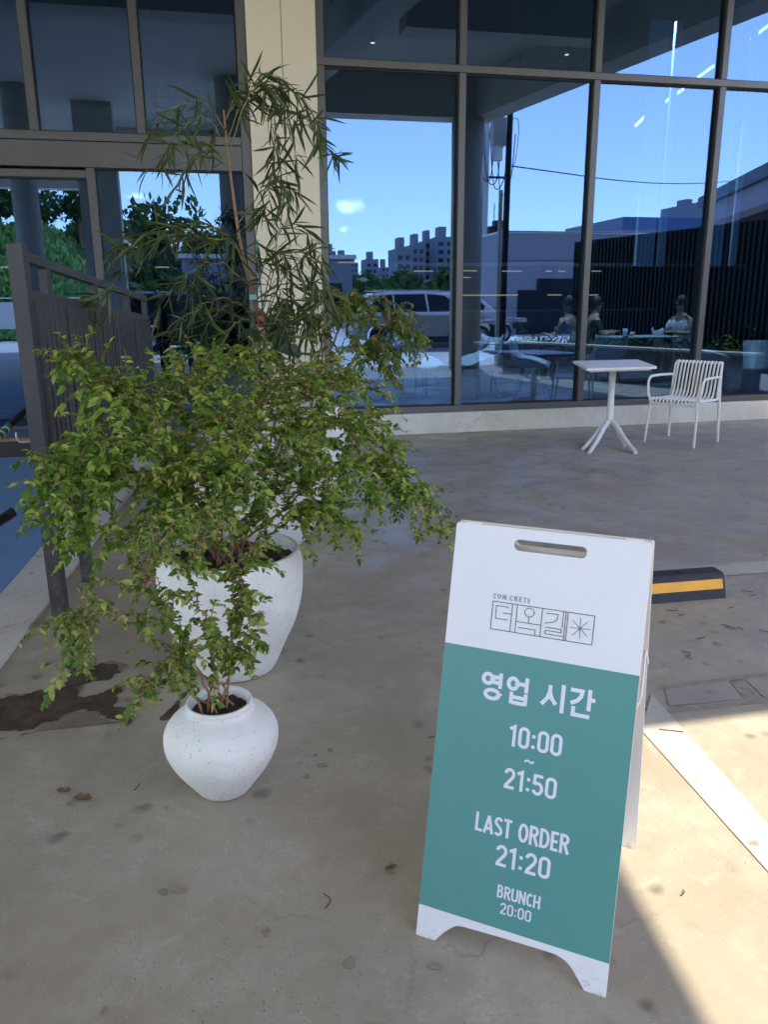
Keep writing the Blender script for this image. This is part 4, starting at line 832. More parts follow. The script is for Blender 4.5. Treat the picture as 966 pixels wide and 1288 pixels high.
# tall willow-leaved plant: every long leaf is a part
wp = empty('willow_leaf_plant', (C5.x, C5.y, 0.58)); tag(wp, 'tall slender willow-leaved plant with long narrow leaves against the cream pillar', 'tree')
WB = wp.location.copy()
def Wp(u, v, y): return PY(u, v, y)-WB
stem = bez([Vector((0.02, 0, -0.05)), Wp(338, 480, 5.2), Wp(330, 420, 5.1), Wp(318, 372, 5.0), Wp(303, 310, 4.95), Wp(293, 245, 4.95), Wp(286, 190, 4.95), Wp(281, 138, 4.95)], 6)
ns_ = len(stem); MB().tube(stem, [0.016-0.010*i/(ns_-1) for i in range(ns_)], 8).build('stem', m_bark, wp)
MB().tube([Wp(347, 560, 5.1), Wp(333, 420, 5.07), Wp(322, 300, 5.0)], 0.006, 6).build('stake', mat('blue stake', (0.10, 0.28, 0.33), 0.5), wp)
def clip_(u, v, c, nm):
    p = Wp(u, v, 5.0); b = MB().bbox(p.x-0.022, p.x+0.022, p.y-0.02, p.y+0.02, p.z-0.015, p.z+0.015, 0.005); b.build('plant_clip', mat(nm, c, 0.4), wp)
clip_(318, 374, (0.25, 0.55, 0.62), 'blue clip'); clip_(327, 401, (0.75, 0.10, 0.05), 'red clip'); clip_(328, 415, (0.80, 0.35, 0.45), 'pink clip'); clip_(344, 500, (0.2, 0.5, 0.6), 'teal clip'); clip_(346, 518, (0.8, 0.4, 0.5), 'rose clip')
lms = []
for k in range(7):     # seven leaf shapes, 12 to 17 cm long, shared between the leaves
    b = MB(); L = 1.0; n = 6; cu = random.uniform(0.0, 0.45); tw_ = random.uniform(-0.6, 0.6); V = []
    for i in range(n+1):
        t = i/n; ww_ = 0.050*math.sin(pi*min(1, t*0.92+0.06))**0.8; a = tw_*t
        c = Vector((t, 0.06*math.sin(t*3+k), -cu*t*t))
        V += [c+Vector((0, ww_*math.cos(a), ww_*math.sin(a))), c-Vector((0, ww_*math.cos(a), ww_*math.sin(a)))]
    b.add(V, [(2*i, 2*i+1, 2*i+3, 2*i+2) for i in range(n)], True); me = b.mesh('leaf'); me.materials.append(m_leafW); lms.append(me)
wcount = 0; wrest = MB()
def wleaf(p, d, L):
    global wcount
    d = d.normalized(); up = Vector((0, 0, 1)) if abs(d.z) < 0.95 else Vector((1, 0, 0)); y = up.cross(d).normalized(); z = d.cross(y)
    ra = random.uniform(-1.2, 1.2); y2 = y*math.cos(ra)+z*math.sin(ra); z2 = d.cross(y2)
    m = Matrix((d*L, y2*L, z2*L)).transposed().to_4x4(); m.translation = p
    me = random.choice(lms)
    if wcount < 298:
        o = bpy.data.objects.new('leaf', me); col.objects.link(o); o.parent = wp; o.matrix_local = m
    else: wrest.add([m @ v.co for v in me.vertices], [tuple(f.vertices) for f in me.polygons], True)
    wcount += 1
def wbranch(pts, n, L=0.16, droop=0.7, r=0.004, t0=0.1):
    path = wob(bez([Wp(*p) for p in pts], 8), 0.006); N = len(path)
    MB().tube(path, [r*(1-0.75*i/(N-1)) for i in range(N)], 5).build('branch', m_barkg, wp)
    for j in range(n):
        t = t0+(1-t0)*(j+random.random()*0.6)/n; i = min(int(t*(N-1)), N-2); d = (path[i+1]-path[i]).normalized()
        sd_ = d.cross(Vector((0, 0, 1))); sd_ = sd_.normalized() if sd_.length > 0.05 else Vector((1, 0, 0))
        dd = d*random.uniform(0.4, 1.0)+sd_*random.choice((-1, 1))*random.uniform(0.1, 1.1)+Vector((random.uniform(-0.7, 0.7), 0, -droop*random.uniform(-0.9, 1.4)))+rv(0.2)
        wleaf(path[i], dd, L*random.uniform(0.6, 1.25))
    wleaf(path[-1], path[-1]-path[-2]+Vector((0, 0, -0.01)), L)
Yw = 4.95
W_ = [([(284, 165, Yw), (255, 126, 4.9), (225, 133, 4.85), (200, 150, 4.8), (190, 170, 4.8)], 12),
 ([(287, 190, Yw), (260, 148, 4.8), (235, 155, 4.7), (213, 178, 4.7), (212, 200, 4.7)], 14),
 ([(290, 215, Yw), (265, 190, 4.85), (240, 205, 4.8), (222, 230, 4.8)], 9),
 ([(288, 200, Yw), (250, 175, 5.1), (215, 190, 5.1), (185, 215, 5.1)], 10),
 ([(284, 150, Yw), (300, 115, 4.9), (325, 105, 4.9), (350, 128, 4.85), (372, 155, 4.85)], 18),
 ([(286, 175, Yw), (310, 120, 5.0), (345, 110, 5.0), (385, 150, 5.0), (415, 190, 5.0), (425, 196, 5.0)], 24),
 ([(288, 190, Yw), (318, 112, 4.8), (360, 112, 4.8), (395, 148, 4.8), (402, 180, 4.8)], 17),
 ([(300, 130, 5.0), (335, 130, 5.0), (345, 190, 5.0), (336, 250, 5.0), (325, 270, 5.0)], 20),
 ([(345, 150, 5.0), (350, 200, 5.0), (358, 240, 5.0), (362, 262, 5.0)], 12),
 ([(330, 385, 5.0), (345, 320, 4.9), (352, 280, 4.9), (350, 258, 4.9)], 10),
 ([(305, 320, Yw), (270, 288, 4.8), (225, 292, 4.7), (180, 310, 4.6), (150, 345, 4.6), (132, 385, 4.6)], 24),
 ([(303, 300, Yw), (260, 300, 4.6), (215, 285, 4.5), (170, 300, 4.5), (140, 318, 4.5)], 20),
 ([(315, 360, Yw), (275, 330, 4.7), (235, 345, 4.6), (200, 385, 4.6)], 16),
 ([(310, 345, Yw), (290, 300, 4.8), (265, 310, 4.8), (245, 350, 4.8), (238, 390, 4.8)], 16),
 ([(325, 400, 5.0), (280, 375, 4.7), (240, 395, 4.6), (215, 430, 4.6)], 14),
 ([(328, 420, 5.0), (300, 380, 4.8), (270, 395, 4.7), (250, 430, 4.7), (235, 450, 4.7)], 16),
 ([(328, 400, 5.0), (350, 330, 4.8), (380, 318, 4.8), (402, 345, 4.8), (412, 378, 4.8)], 20),
 ([(330, 410, 5.0), (360, 345, 4.7), (385, 345, 4.7), (405, 375, 4.7), (410, 410, 4.7)], 20),
 ([(320, 380, 5.0), (335, 325, 4.9), (355, 325, 4.9), (367, 365, 4.9), (370, 400, 4.9)], 18),
 ([(333, 430, 5.1), (350, 380, 4.9), (375, 385, 4.8), (390, 430, 4.8)], 16),
 ([(333, 440, 5.1), (310, 400, 4.8), (280, 425, 4.7), (262, 455, 4.7)], 13),
 ([(130, 385, 4.6), (118, 372, 4.6), (100, 385, 4.6), (92, 398, 4.6)], 9),
 ([(300, 280, Yw), (330, 240, 5.1), (350, 225, 5.1), (372, 240, 5.1)], 10),
 ([(290, 140, 5.0), (320, 95, 5.0), (350, 100, 4.9), (385, 130, 4.9), (400, 160, 4.9)], 14),
 ([(330, 120, 4.9), (355, 140, 4.9), (370, 190, 4.9), (374, 215, 4.9)], 10),
 ([(335, 450, 5.1), (365, 400, 4.9), (392, 400, 4.8), (415, 440, 4.8)], 16),
 ([(335, 460, 5.1), (350, 410, 4.8), (362, 420, 4.7), (372, 470, 4.7)], 14),
 ([(330, 430, 5.0), (345, 370, 5.2), (395, 360, 5.2), (425, 400, 5.2)], 16),
 ([(318, 370, 5.0), (350, 290, 5.1), (385, 290, 5.1), (405, 330, 5.1)], 16)]
for pts, n in W_: wbranch(pts, int(n*2.7))
wleaf(Wp(314, 100, 4.95), Vector((0.35, 0, 0.9)), 0.16)
if wrest.v: wrest.build('foliage', m_leafW, wp)['kind'] = 'stuff'
# broad dark leaves low against the pillar
bl_ = empty('broadleaf_plant', (C5.x+0.12, C5.y+0.05, 0.58)); tag(bl_, 'dark broad-leaved plant low in front of the cream pillar', 'plant'); BB = bl_.location.copy()
mbd = leafmat('broad leaf', (0.02, 0.045, 0.02), (0.03, 0.06, 0.025), (0.05, 0.085, 0.035), 0.15)
for (u, v) in ((350, 385), (338, 400), (365, 400), (330, 425), (372, 430), (355, 420), (342, 440), (380, 445), (360, 460), (322, 450), (395, 470), (345, 470)):
    p = PY(u, v, 5.3)-BB; rt_ = Vector((random.uniform(-.05, .05), 0, 0)); sp = bez([rt_, rt_+Vector((0, 0, p.z*0.5)), p], 5)
    o = MB().tube(sp, 0.004, 5).build('stalk', m_barkg, bl_)
    b = MB(); d = (p-rt_); d = Vector((random.uniform(-1, 1), random.uniform(-.6, -.1), random.uniform(-.1, .6))); leaf(b, p, d, Vector((0, -1, 0.5)), 0.20, 0.10, 0.2, 0.15); b.build('leaf', mbd, bl_)
# ================================================================= THE STREET BEHIND THE PHOTOGRAPHER (seen mirrored in the glass)
GM = 8.40
def MZ(u, v, yreal):      # point of the real place at depth yreal whose mirror image falls on pixel u, v
    p = PY(u, v, 2*GM-yreal); return Vector((p.x, yreal, p.z))
m_carw = mat('white car paint', (0.86, 0.84, 0.80), 0.22, var=0.01); m_carw.node_tree.nodes['Principled BSDF'].inputs['Coat Weight'].default_value = 0.8
m_card = mat('dark car paint', (0.03, 0.035, 0.05), 0.2); m_card.node_tree.nodes['Principled BSDF'].inputs['Coat Weight'].default_value = 0.8
m_cglass = mat('car glass', (0.008, 0.010, 0.012), 0.06)
m_tyre = mat('tyre', (0.02, 0.02, 0.02), 0.8); m_rim = mat('rim', (0.45, 0.46, 0.48), 0.3, metal=0.9)
m_trim = mat('car trim', (0.03, 0.03, 0.032), 0.6)
def car(name, loc, rz_, paint, label):
    t = empty(name, loc, rz_); tag(t, label, 'car')
    wb, wr = 2.62, 0.36
    fx, rx = wb/2+0.05, -wb/2+0.05
    low = [(-2.33, 0.42), (-2.36, 0.60), (-2.33, 0.92), (-2.25, 1.06), (-1.2, 1.06), (0.95, 1.04), (1.35, 1.00), (1.95, 0.90), (2.22, 0.78), (2.33, 0.62), (2.33, 0.40), (2.20, 0.27)]
    low += [(x, z) for x, z in arc(fx, 0.34, 0.42, 0.42, -10, 190, 12)] + [(x, z) for x, z in arc(rx, 0.34, 0.42, 0.42, -10, 190, 12)] + [(-2.2, 0.30)]
    Mp = Matrix(((1, 0, 0, 0), (0, 0, -1, -0.92), (0, 1, 0, 0), (0, 0, 0, 1)))
    b = MB(); b.prism([(x, z) for x, z in low], Mp, -1.84)
    o = b.build('body', paint, t, fixn=True); md = o.modifiers.new('bevel', 'BEVEL'); md.width = 0.05; md.segments = 3; md.limit_method = 'ANGLE'; md.angle_limit = R(50)
    # greenhouse tapers inwards
    side = [(-2.22, 1.05), (-2.05, 1.42), (-1.80, 1.64), (-1.2, 1.70), (-0.2, 1.71), (0.45, 1.63), (0.80, 1.42), (1.28, 1.02)]
    V = []; n = len(side)
    for s in (-1, 1):
        for x, z in side: V.append((x, s*(0.89-0.30*max(0, z-1.05)), z))
    b = MB(); b.add(V, [(i, i+1, n+i+1, n+i) for i in range(n-1)]+[tuple(range(n)), tuple(range(2*n-1, n-1, -1))]); o = b.build('cabin', paint, t, fixn=True)
    md = o.modifiers.new('bevel', 'BEVEL'); md.width = 0.06; md.segments = 3; md.limit_method = 'ANGLE'; md.angle_limit = R(40)
    def win(pts):
        for s in (-1, 1):
            b = MB(); k = len(pts)
            def yy(z, e): return s*(0.89-0.30*max(0, z-1.05)+e)
            V = [(x, yy(z, 0.006), z) for x, z in pts]+[(x, yy(z, -0.03), z) for x, z in pts]
            b.add(V, [tuple(range(k)), tuple(range(2*k-1, k-1, -1))]+[(i, (i+1) % k, k+(i+1) % k, k+i) for i in range(k)]); b.build('side_window', m_cglass, t, fixn=True)
    win([(-1.92, 1.20), (-1.78, 1.48), (-1.60, 1.58), (-1.25, 1.60), (-1.22, 1.12), (-1.75, 1.12)])
    win([(-1.17, 1.12), (-1.20, 1.61), (-0.28, 1.62), (-0.22, 1.12)]); win([(-0.16, 1.12), (-0.21, 1.62), (0.30, 1.57), (0.62, 1.38), (0.90, 1.12)])
    b = MB(); b.add([(0.50, -0.64, 1.605), (0.50, 0.64, 1.605), (1.22, 0.80, 1.10), (1.22, -0.80, 1.10), (0.46, -0.64, 1.58), (0.46, 0.64, 1.58), (1.18, 0.80, 1.07), (1.18, -0.80, 1.07)], [(0, 3, 2, 1), (4, 5, 6, 7), (0, 1, 5, 4), (1, 2, 6, 5), (2, 3, 7, 6), (3, 0, 4, 7)])
    o = b.build('windscreen', m_cglass, t, fixn=True); o.location = (0.03, 0, 0.02)
    MB().bbox(-2.35, -2.12, -0.6, 0.6, 1.16, 1.50, 0.03, Matrix.Rotation(0.0, 4, 'X')).build('rear_window', m_cglass, t).location = (0.14, 0, 0)
    for s in (-1, 1):
        for x in (fx, rx):
            w = MB().lathe([(0, -0.11), (wr-0.05, -0.11), (wr, -0.07), (wr, 0.07), (wr-0.05, 0.11), (0, 0.11)], 28).build('wheel', m_tyre, t); w.rotation_euler = (R(90), 0, 0); w.location = (x, s*0.83, wr)
            rb = MB(); rb.lathe([(0.0, -0.005), (0.05, 0.0), (0.06, 0.01), (0.22, 0.02), (0.25, 0.0), (0.25, -0.02), (0, -0.02)][::-1], 24, (0, 0, 0))
            for k in range(5):
                a = 2*pi*k/5; rb.bbox(0.03, 0.24, -0.022, 0.022, 0.005, 0.03, 0.004, Matrix.Rotation(a, 4, 'Z'))
            r_ = rb.build('rim', m_rim, w, fixn=True); r_.location = (0, 0, -s*0.115); r_.scale = (1, 1, -s)
        MB().bbox(1.98, 2.30, s*0.62-0.2, s*0.62+0.2, 0.72, 0.84, 0.03).build('headlight', m_steel, t)
        MB().bbox(-2.36, -2.20, s*0.66-0.16, s*0.66+0.16, 0.86, 1.02, 0.02).build('tail_light', mat('tail lens', (0.35, 0.01, 0.01), 0.2), t)
        MB().bbox(0.70, 0.86, s*1.0-0.09, s*1.0+0.09, 1.08, 1.22, 0.04).build('mirror', paint, t)
        MB().bbox(-1.8, 0.2, s*0.64-0.02, s*0.64+0.02, 1.705, 1.735, 0.01).build('roof_rail', m_steel, t)
        MB().bbox(-1.0, 1.0, s*0.925-0.012, s*0.925+0.012, 0.24, 0.34, 0.01).build('sill_trim', m_trim, t)
        for x in (-0.95, 0.1): MB().bbox(x-0.1, x+0.1, s*0.93-0.012, s*0.93+0.012, 0.93, 0.96, 0.008).build('door_handle', m_steel, t)
    MB().bbox(2.30, 2.35, -0.5, 0.5, 0.45, 0.68, 0.02).build('grille', m_trim, t)
    MB().bbox(-2.37, -2.30, -0.26, 0.26, 0.60, 0.72, 0.01).build('licence_plate', m_white, t)
    return t
car('parked_car', (6.5, -6.9, 0), R(0), m_carw, 'white SUV parked side-on beyond the canopy, mirrored in the big window')
car('parked_car', (8.35, -10.0, 0), R(0), m_carw, 'second white SUV parked further back, just behind the first')
car('parked_car', (-0.4, -8.2, 0), R(3), m_card, 'dark SUV parked behind the photographer, opposite the entrance')
# light pole by the canopy corner with a grey box and loose cable
lp = empty('street_pole', (6.58, -0.72, 0)); tag(lp, 'dark steel lamp pole with a grey cabinet beside the canopy corner', 'pole')
MB().tube([(0, 0, 0), (0.02, 0, 3.0), (0.07, 0, 8.5)], [0.075, 0.07, 0.055], 16).build('shaft', m_black, lp)
MB().bbox(-0.36, -0.075, -0.12, 0.12, 4.62, 5.18, 0.01).build('cabinet', m_soffit, lp)
MB().bbox(-0.16, -0.078, -0.03, 0.03, 0.15, 3.75, 0.01).build('conduit', m_soffit, lp)
MB().bbox(-0.13, 0.13, -0.13, 0.13, 0, 0.30, 0.02).build('footing', m_curb, lp)
MB().tube(bez([(0.08, 0, 5.2), (0.24, 0, 5.1), (0.2, 0, 4.4), (0.09, 0, 4.1)], 6), 0.008, 5).build('cable', m_black, lp)
# low planter wall, plants, battened screen fence
pwl = empty('planter_wall', (6.0, 1.3, 0)); tag(pwl, 'low grey concrete planter wall with a pale coping at the right of the forecourt', 'wall')
dw = Vector((7.95-6.0, 6.3-1.3, 0)); lw = dw.length; dw.normalize(); nw = Vector((dw.y, -dw.x, 0)); Mw = Matrix((dw, nw, Vector((0, 0, 1)))).transposed().to_4x4()
m_wallg = concrete('planter concrete', (0.17, 0.17, 0.165), (0.12, 0.12, 0.12), (0.2, 0.2, 0.19), scale=1.5, rough=(0.6, 0.8), stains=False)
MB().bbox(0, lw, 0, 0.2, 0, 0.575, 0.01, Mw).build('wall', m_wallg, pwl, fixn=True); MB().bbox(-0.02, lw+0.02, -0.015, 0.215, 0.578, 0.62, 0.006, Mw).build('coping', m_curb, pwl, fixn=True)
MB().bbox(0.1, lw, 0.205, 0.75, 0.3, 0.50, 0.02, Mw).build('soil', m_soil, pwl, fixn=True)
MB().bbox(-0.2, 0.0-0.001, 0, 0.75, 0, 0.575, 0.01, Mw).build('end_wall', m_wallg, pwl, fixn=True)
for i in range(14):
    d_ = 0.1+lw*i/14; p = Vector((6.0, 1.3, 0.48))+dw*d_+nw*0.42
    t = empty('planter_shrub', p); tag(t, 'low flowering bush in the planter behind the coping wall', 'shrub', 'low bushes in the planter row'); b = MB()
    for k in range(110):
        q = rv(0.11); q.z = abs(q.z)*1.3; leaf(b, q, rv(1)+Vector((0, 0, 0.5)), rv(1), 0.06, 0.035)
    b.build('foliage', m_treeleaf if i % 3 else m_leafA, t)['kind'] = 'stuff'
sf = empty('screen_fence', (7.28, 0.4, 0)); tag(sf, 'tall black screen fence of upright battens behind the planter', 'fence')
ds = Vector((0.16, 1, 0)).normalized(); ns2 = Vector((ds.y, -ds.x, 0)); o_ = Vector((7.28+0.45, 0.4, 0)); sf.location = o_
Ms = Matrix((ds, ns2, Vector((0, 0, 1)))).transposed().to_4x4()
MB().box(0, 6.6, 0.04, 0.06, 0.3, 2.58, Ms).build('backing', m_black, sf, fixn=True)
bt = MB().bbox(0, 0.06, 0, 0.036, 0.25, 2.60, 0.004, Ms).mesh('batten'); bt.materials.append(m_black)
for i in range(58): part('batten', bt, None, sf, ds*(0.113*i))
# grey rendered building with dark openings, glass building, gabled brick-red building
m_render = mat('grey render', (0.36, 0.34, 0.37), 0.8, var=0.04, vscale=0.8); m_open = mat('dark opening', (0.01, 0.012, 0.02), 0.4)
gb = empty('low_building', (12.3, -16.2, 0)); tag(gb, 'plain grey rendered low building with a dark carport opening, mirrored in the window', 'building')
MB().bbox(0, 9.5, -6, 0, 0, 4.15, 0.02).build('wall', m_render, gb); MB().bbox(-0.06, 9.56, -6.06, 0.06, 4.152, 4.24, 0.01).build('coping', m_white, gb)
MB().box(0.75, 9.4, 0.004, 0.03, 0, 1.85).build('carport', m_open, gb); MB().box(1.6, 9.4, 0.004, 0.028, 1.852, 2.32).build('upper_opening_shade', m_open, gb)  # flat dark sheets on the wall; the openings' inner shade is painted
MB().box(0, 9.5, 0.002, 0.012, 3.05, 3.07).build('joint', m_gasket, gb)
m_bglass = mat('blue curtain glass', (0.03, 0.10, 0.30), 0.1, var=0.1, vscale=0.3)
gl = empty('glass_building', (37, -52, 0)); tag(gl, 'long blue glazed office building far behind the grey one', 'building')
MB().box(0, 26, -12, 0, 0, 8.6).build('wall', m_bglass, gl); MB().box(9, 17, -9, -2, 8.603, 10.3).build('plant_room', m_render, gl); MB().box(-0.2, 26.2, -12.2, 0.15, 6.9, 7.5).build('fascia', m_render, gl)
for i in range(27): MB().box(i-0.05, i+0.05, 0.003, 0.08, 0, 6.89).build('mullion', m_render, gl)
gp, gq = Vector((16.2, -8.1, 0)), Vector((13.96, -2.0, 0)); gd = (gq-gp).normalized()
gr = empty('gabled_building', gp+gd*14, math.atan2(-gd.y, -gd.x)); tag(gr, 'dark red clad building with a deep pale roof edge behind the screen fence', 'building')
m_red = mat('dark red cladding', (0.05, 0.018, 0.015), 0.7, var=0.1); m_slate = mat('roof slate', (0.03, 0.045, 0.08), 0.5)
MB().box(0.5, 13.6, 0.6, 8, 0, 3.75).build('wall', m_red, gr)
MB().bbox(0, 14.0, 0.05, 8.5, 3.753, 4.33, 0.02).build('fascia', m_render, gr)
MB().add([(-0.2, -0.1, 4.333), (14.2, -0.1, 4.333), (14.2, 8.7, 4.333), (-0.2, 8.7, 4.333), (-0.2, -0.1, 4.66), (14.2, -0.1, 4.66), (14.2, 8.7, 4.66), (-0.2, 8.7, 4.66), (2.5, 4.3, 6.2), (12, 4.3, 6.2)], [(0, 3, 2, 1), (0, 1, 5, 4), (1, 2, 6, 5), (2, 3, 7, 6), (3, 0, 4, 7), (4, 5, 9, 8), (5, 6, 9), (6, 7, 8, 9), (7, 4, 8)]).build('roof', m_slate, gr, fixn=True)
# utility pole with crossarms, wires
up = empty('utility_pole', (13.7, -22.5, 0)); tag(up, 'concrete utility pole with crossarms, transformer and looping wires', 'pole')
MB().tube([(0, 0, 0), (0, 0, 12)], [0.17, 0.12], 14).build('shaft', m_soffit, up)
for z in (7.2, 9.2, 10.6): MB().bbox(-1.0, 1.0, -0.05, 0.05, z, z+0.1, 0.01).build('crossarm', m_black, up)
for x, z in ((-0.7, 8.2), (0.55, 8.0)): MB().lathe([(0, 0), (0.25, 0), (0.27, 0.1), (0.27, 0.7), (0.2, 0.8), (0, 0.82)], 18, (x, 0, z)).build('transformer', m_soffit, up)
for k in range(6):
    x = -0.9+k*0.36; MB().lathe([(0, 0), (0.05, 0), (0.03, 0.1), (0.06, 0.13), (0, 0.18)], 10, (x, 0, 9.3)).build('insulator', m_white, up)
for k in range(4):
    x = -0.6+0.35*k; MB().tube(bez([(x, 0.1, 9.2), (x+0.25, 0.25, 7.4-0.3*k), (x+0.8, 0.1, 7.2), (x+1.0, 0, 9.2)], 8), 0.025, 5).build('wire_loop', m_black, up)
def wire(p, q, sag, r, label):
    p, q = Vector(p), Vector(q); m_ = (p+q)/2-Vector((0, 0, sag)); o = MB().tube([a-p for a in bez([p, p*0.75+q*0.25-Vector((0, 0, sag*0.75)), m_, p*0.25+q*0.75-Vector((0, 0, sag*0.75)), q], 8)], r, 6).build('overhead_wire', m_black); o.location = p; tag(o, label, 'wire')
wire((6.64, -0.72, 4.25), (26, -16, 7.0), 0.5, 0.014, 'black overhead wire from the lamp pole across the sky to the right')
wire((6.64, -0.72, 2.9), (25, -17.5, 4.6), 0.1, 0.012, 'lower black wire running along the top of the grey building')
ft = empty('floodlight_mast', (13.1, -19.5, 0)); tag(ft, 'thin black lattice mast with boxy floodlights beside the grey building', 'mast')
for dx in (-0.13, 0.13): MB().tube([(dx, 0, 0), (dx, 0, 4.5)], 0.03, 6).build('mast_leg', m_black, ft)
for k in range(14): MB().tube([(-0.13, 0, 0.3*k), (0.13, 0, 0.3*k+0.3)], 0.018, 5).build('brace', m_black, ft)
for x, z in ((-0.55, 3.75), (0.0, 4.25), (0.25, 4.5)): MB().bbox(x-0.28, x+0.28, -0.2, 0.2, z, z+0.45, 0.03).build('floodlight', m_black, ft)
MB().tube([(0, 0, 4.9), (0, 0, 5.7)], 0.02, 5).build('aerial', m_black, ft)
# apartment towers, far
m_apt = mat('apartment render', (0.30, 0.31, 0.36), 0.8, var=0.05, vscale=0.05); m_win = mat('tower window', (0.02, 0.03, 0.05), 0.2)
def tower(u0, u1, vt, y, label, d=14):
    A, B = MZ(u0, vt, y), MZ(u1, vt, y); w = B.x-A.x; hh = A.z
    t = empty('apartment_tower', (A.x, y, 0)); tag(t, label, 'building', None)
    MB().box(0, w, -d, 0, 0, hh).build('wall', m_apt, t); MB().box(w*0.3, w*0.7, -d*0.7, -d*0.3, hh+0.003, hh+4).build('roof_block', m_apt, t)
    b = MB(); nf = max(2, int(hh/3.0)); nc = max(2, int(w/3.4))
    for i in range(nf):
        for j in range(nc): b.box((j+0.22)*w/nc, (j+0.78)*w/nc, 0.01, 0.12, i*3.0+1.0, i*3.0+2.5)
    b.build('window', m_win, t)['kind'] = 'stuff'
for k, (u0, u1, vt, y) in enumerate(((499, 518, 312, -270), (519, 534, 307, -285), (535, 548, 302, -300), (549, 572, 298, -290), (606, 625, 306, -260), (633, 642, 318, -300), (643, 651, 322, -310), (413, 422, 316, -420), (423, 440, 324, -430), (460, 476, 326, -400), (480, 490, 336, -380), (866, 885, 264, -240), (440, 450, 330, -470))):
    tower(u0, u1, vt, y, ('tallest', 'second', 'third', 'broad', 'pale', 'narrow', 'slim', 'distant left', 'stepped left', 'middle far', 'low far', 'right-hand', 'farthest')[k]+' grey apartment tower on the skyline mirrored in the glass')
bt2 = empty('market_hall', (-2, -62, 0)); tag(bt2, 'long low pale-roofed hall beyond the car park on the left', 'building')
MB().box(0, 16, -10, 0, 0, 5.4).build('wall', m_render, bt2); MB().box(-0.4, 16.4, -10.4, 0.4, 5.403, 5.8).build('roof', m_white, bt2)
for k in range(5): MB().box(1+3*k, 3+3*k, 0.004, 0.06, 0.3, 3.2).build('shutter', m_open, bt2)
def bankz(x, y): return max(0, min(5.2, (-y-17.5)*0.42))*(1 if x < -8 else max(0, 0.5+0.5*math.cos(min(pi, (x+8)/4*pi))))
# wooded hill at left and grassy bank
def hillmesh(name, xs_, ys_, hf, m, kind='structure'):
    V = [(x, y, hf(x, y)) for y in ys_ for x in xs_]; nx = len(xs_)
    b = MB(); b.add(V, [(j*nx+i, j*nx+i+1, (j+1)*nx+i+1, (j+1)*nx+i) for j in range(len(ys_)-1) for i in range(nx-1)], True); o = b.build(name, m); o['kind'] = kind; return o
def hf(x, y):
    a = math.exp(-((x+24)/40)**2)*9.0*min(1, max(0, (-y-45)/55)); b = 3.2*min(1, max(0, (-y-60)/60)); return -0.5+max(a, b*(1 if x > -30 else 1))+1.0*math.sin(x*0.21)*math.sin(y*0.17)*min(1, max(0, (-y-50)/30))
hillmesh('hill', [-120+6*i for i in range(60)], [-230+8*i for i in range(24)], hf, mat('hill soil', (0.05, 0.07, 0.02), 0.9, var=0.3, vscale=0.1))
def foliage_ball(b, c, r, n, s, fl=0.8):
    for k in range(n):
        q = rv(1).normalized()*r*random.uniform(0.55, 1.05); q.z *= fl; d = rv(1); d.normalize(); u_ = d.cross(rv(1)).normalized(); p = c+q
        b.add([p-d*s, p+u_*s*0.6, p+d*s, p-u_*s*0.6], [(0, 1, 2, 3)])
b = MB()
for k in range(620):
    x = random.uniform(-90, 50); y = random.uniform(-160, -52); foliage_ball(b, Vector((x, y, hf(x, y)+0.6)), random.uniform(2.2, 3.6), 34, 0.85, 0.6)
b.build('hill_wood', m_treeleaf, None, 'stuff'); tag(bpy.data.objects['hill_wood'], 'dense green wood covering the far hill', 'wood')
crown = []
for k in range(4):
    b = MB()
    for j in range(7): foliage_ball(b, Vector((random.uniform(-1.6, 1.6), random.uniform(-1.6, 1.6), random.uniform(2.5, 5.2))), random.uniform(1.1, 1.9), 70, 0.36)
    me = b.mesh('crown'); me.materials.append(m_treeleaf); crown.append(me)
tk = MB().tube([(0, 0, -0.5), (0.1, 0, 2.0), (0, 0.1, 3.6)], [0.22, 0.16, 0.06], 8).mesh('trunk'); tk.materials.append(m_bark)
def tree(x, y, z, s, label, group):
    t = empty('tree', (x, y, z), random.uniform(0, 6)); tag(t, label, 'tree', group); t.scale = (s, s, s*random.uniform(0.85, 1.15)); part('crown', random.choice(crown), None, t); part('trunk', tk, None, t)
for k in range(40):
    y = random.uniform(-190, -75); x = random.uniform(-62, 14)-8; tree(x, y, hf(x, y)-0.6, random.uniform(0.9, 1.5), 'dark green tree on the wooded hill', 'trees covering the hill behind the car park')
for k in range(46):
    x = 7+k*1.9+random.uniform(-1, 1); y = random.uniform(-130, -90); tree(x, y, -0.5, random.uniform(0.7, 1.25), 'rounded green tree in the belt beyond the street', 'belt of trees beyond the street')
for k in range(10):
    x = -24+k*1.9; y = -32-random.uniform(0, 3); tree(x, y, 4.9, random.uniform(0.4, 0.6), 'young sunlit tree on top of the grassy bank', 'young trees on the grassy bank')
hillmesh('bank', [-60+2*i for i in range(28)], [-36+1.2*i for i in range(16)], lambda x, y: bankz(x, y)-0.01, mat('bank grass', (0.12, 0.22, 0.05), 0.9, var=0.3, vscale=1.2, bump=0.5, bscale=6))
b = MB()
for k in range(15000):
    x = random.uniform(-26, -4.6); y = random.uniform(-31, -17.6); z = bankz(x, y); p = Vector((x, y, z)); d = Vector((random.gauss(0, .5), random.gauss(0, .5), 1)).normalized(); u_ = d.cross(rv(1)).normalized()
    s = random.uniform(0.12, 0.32); b.add([p-u_*s*0.5, p+u_*s*0.5, p+d*s*1.6], [(0, 1, 2)])
b.build('bank_grass', m_grassy, None, 'stuff'); tag(bpy.data.objects['bank_grass'], 'bright green ground cover growing over the sunlit bank', 'grass')

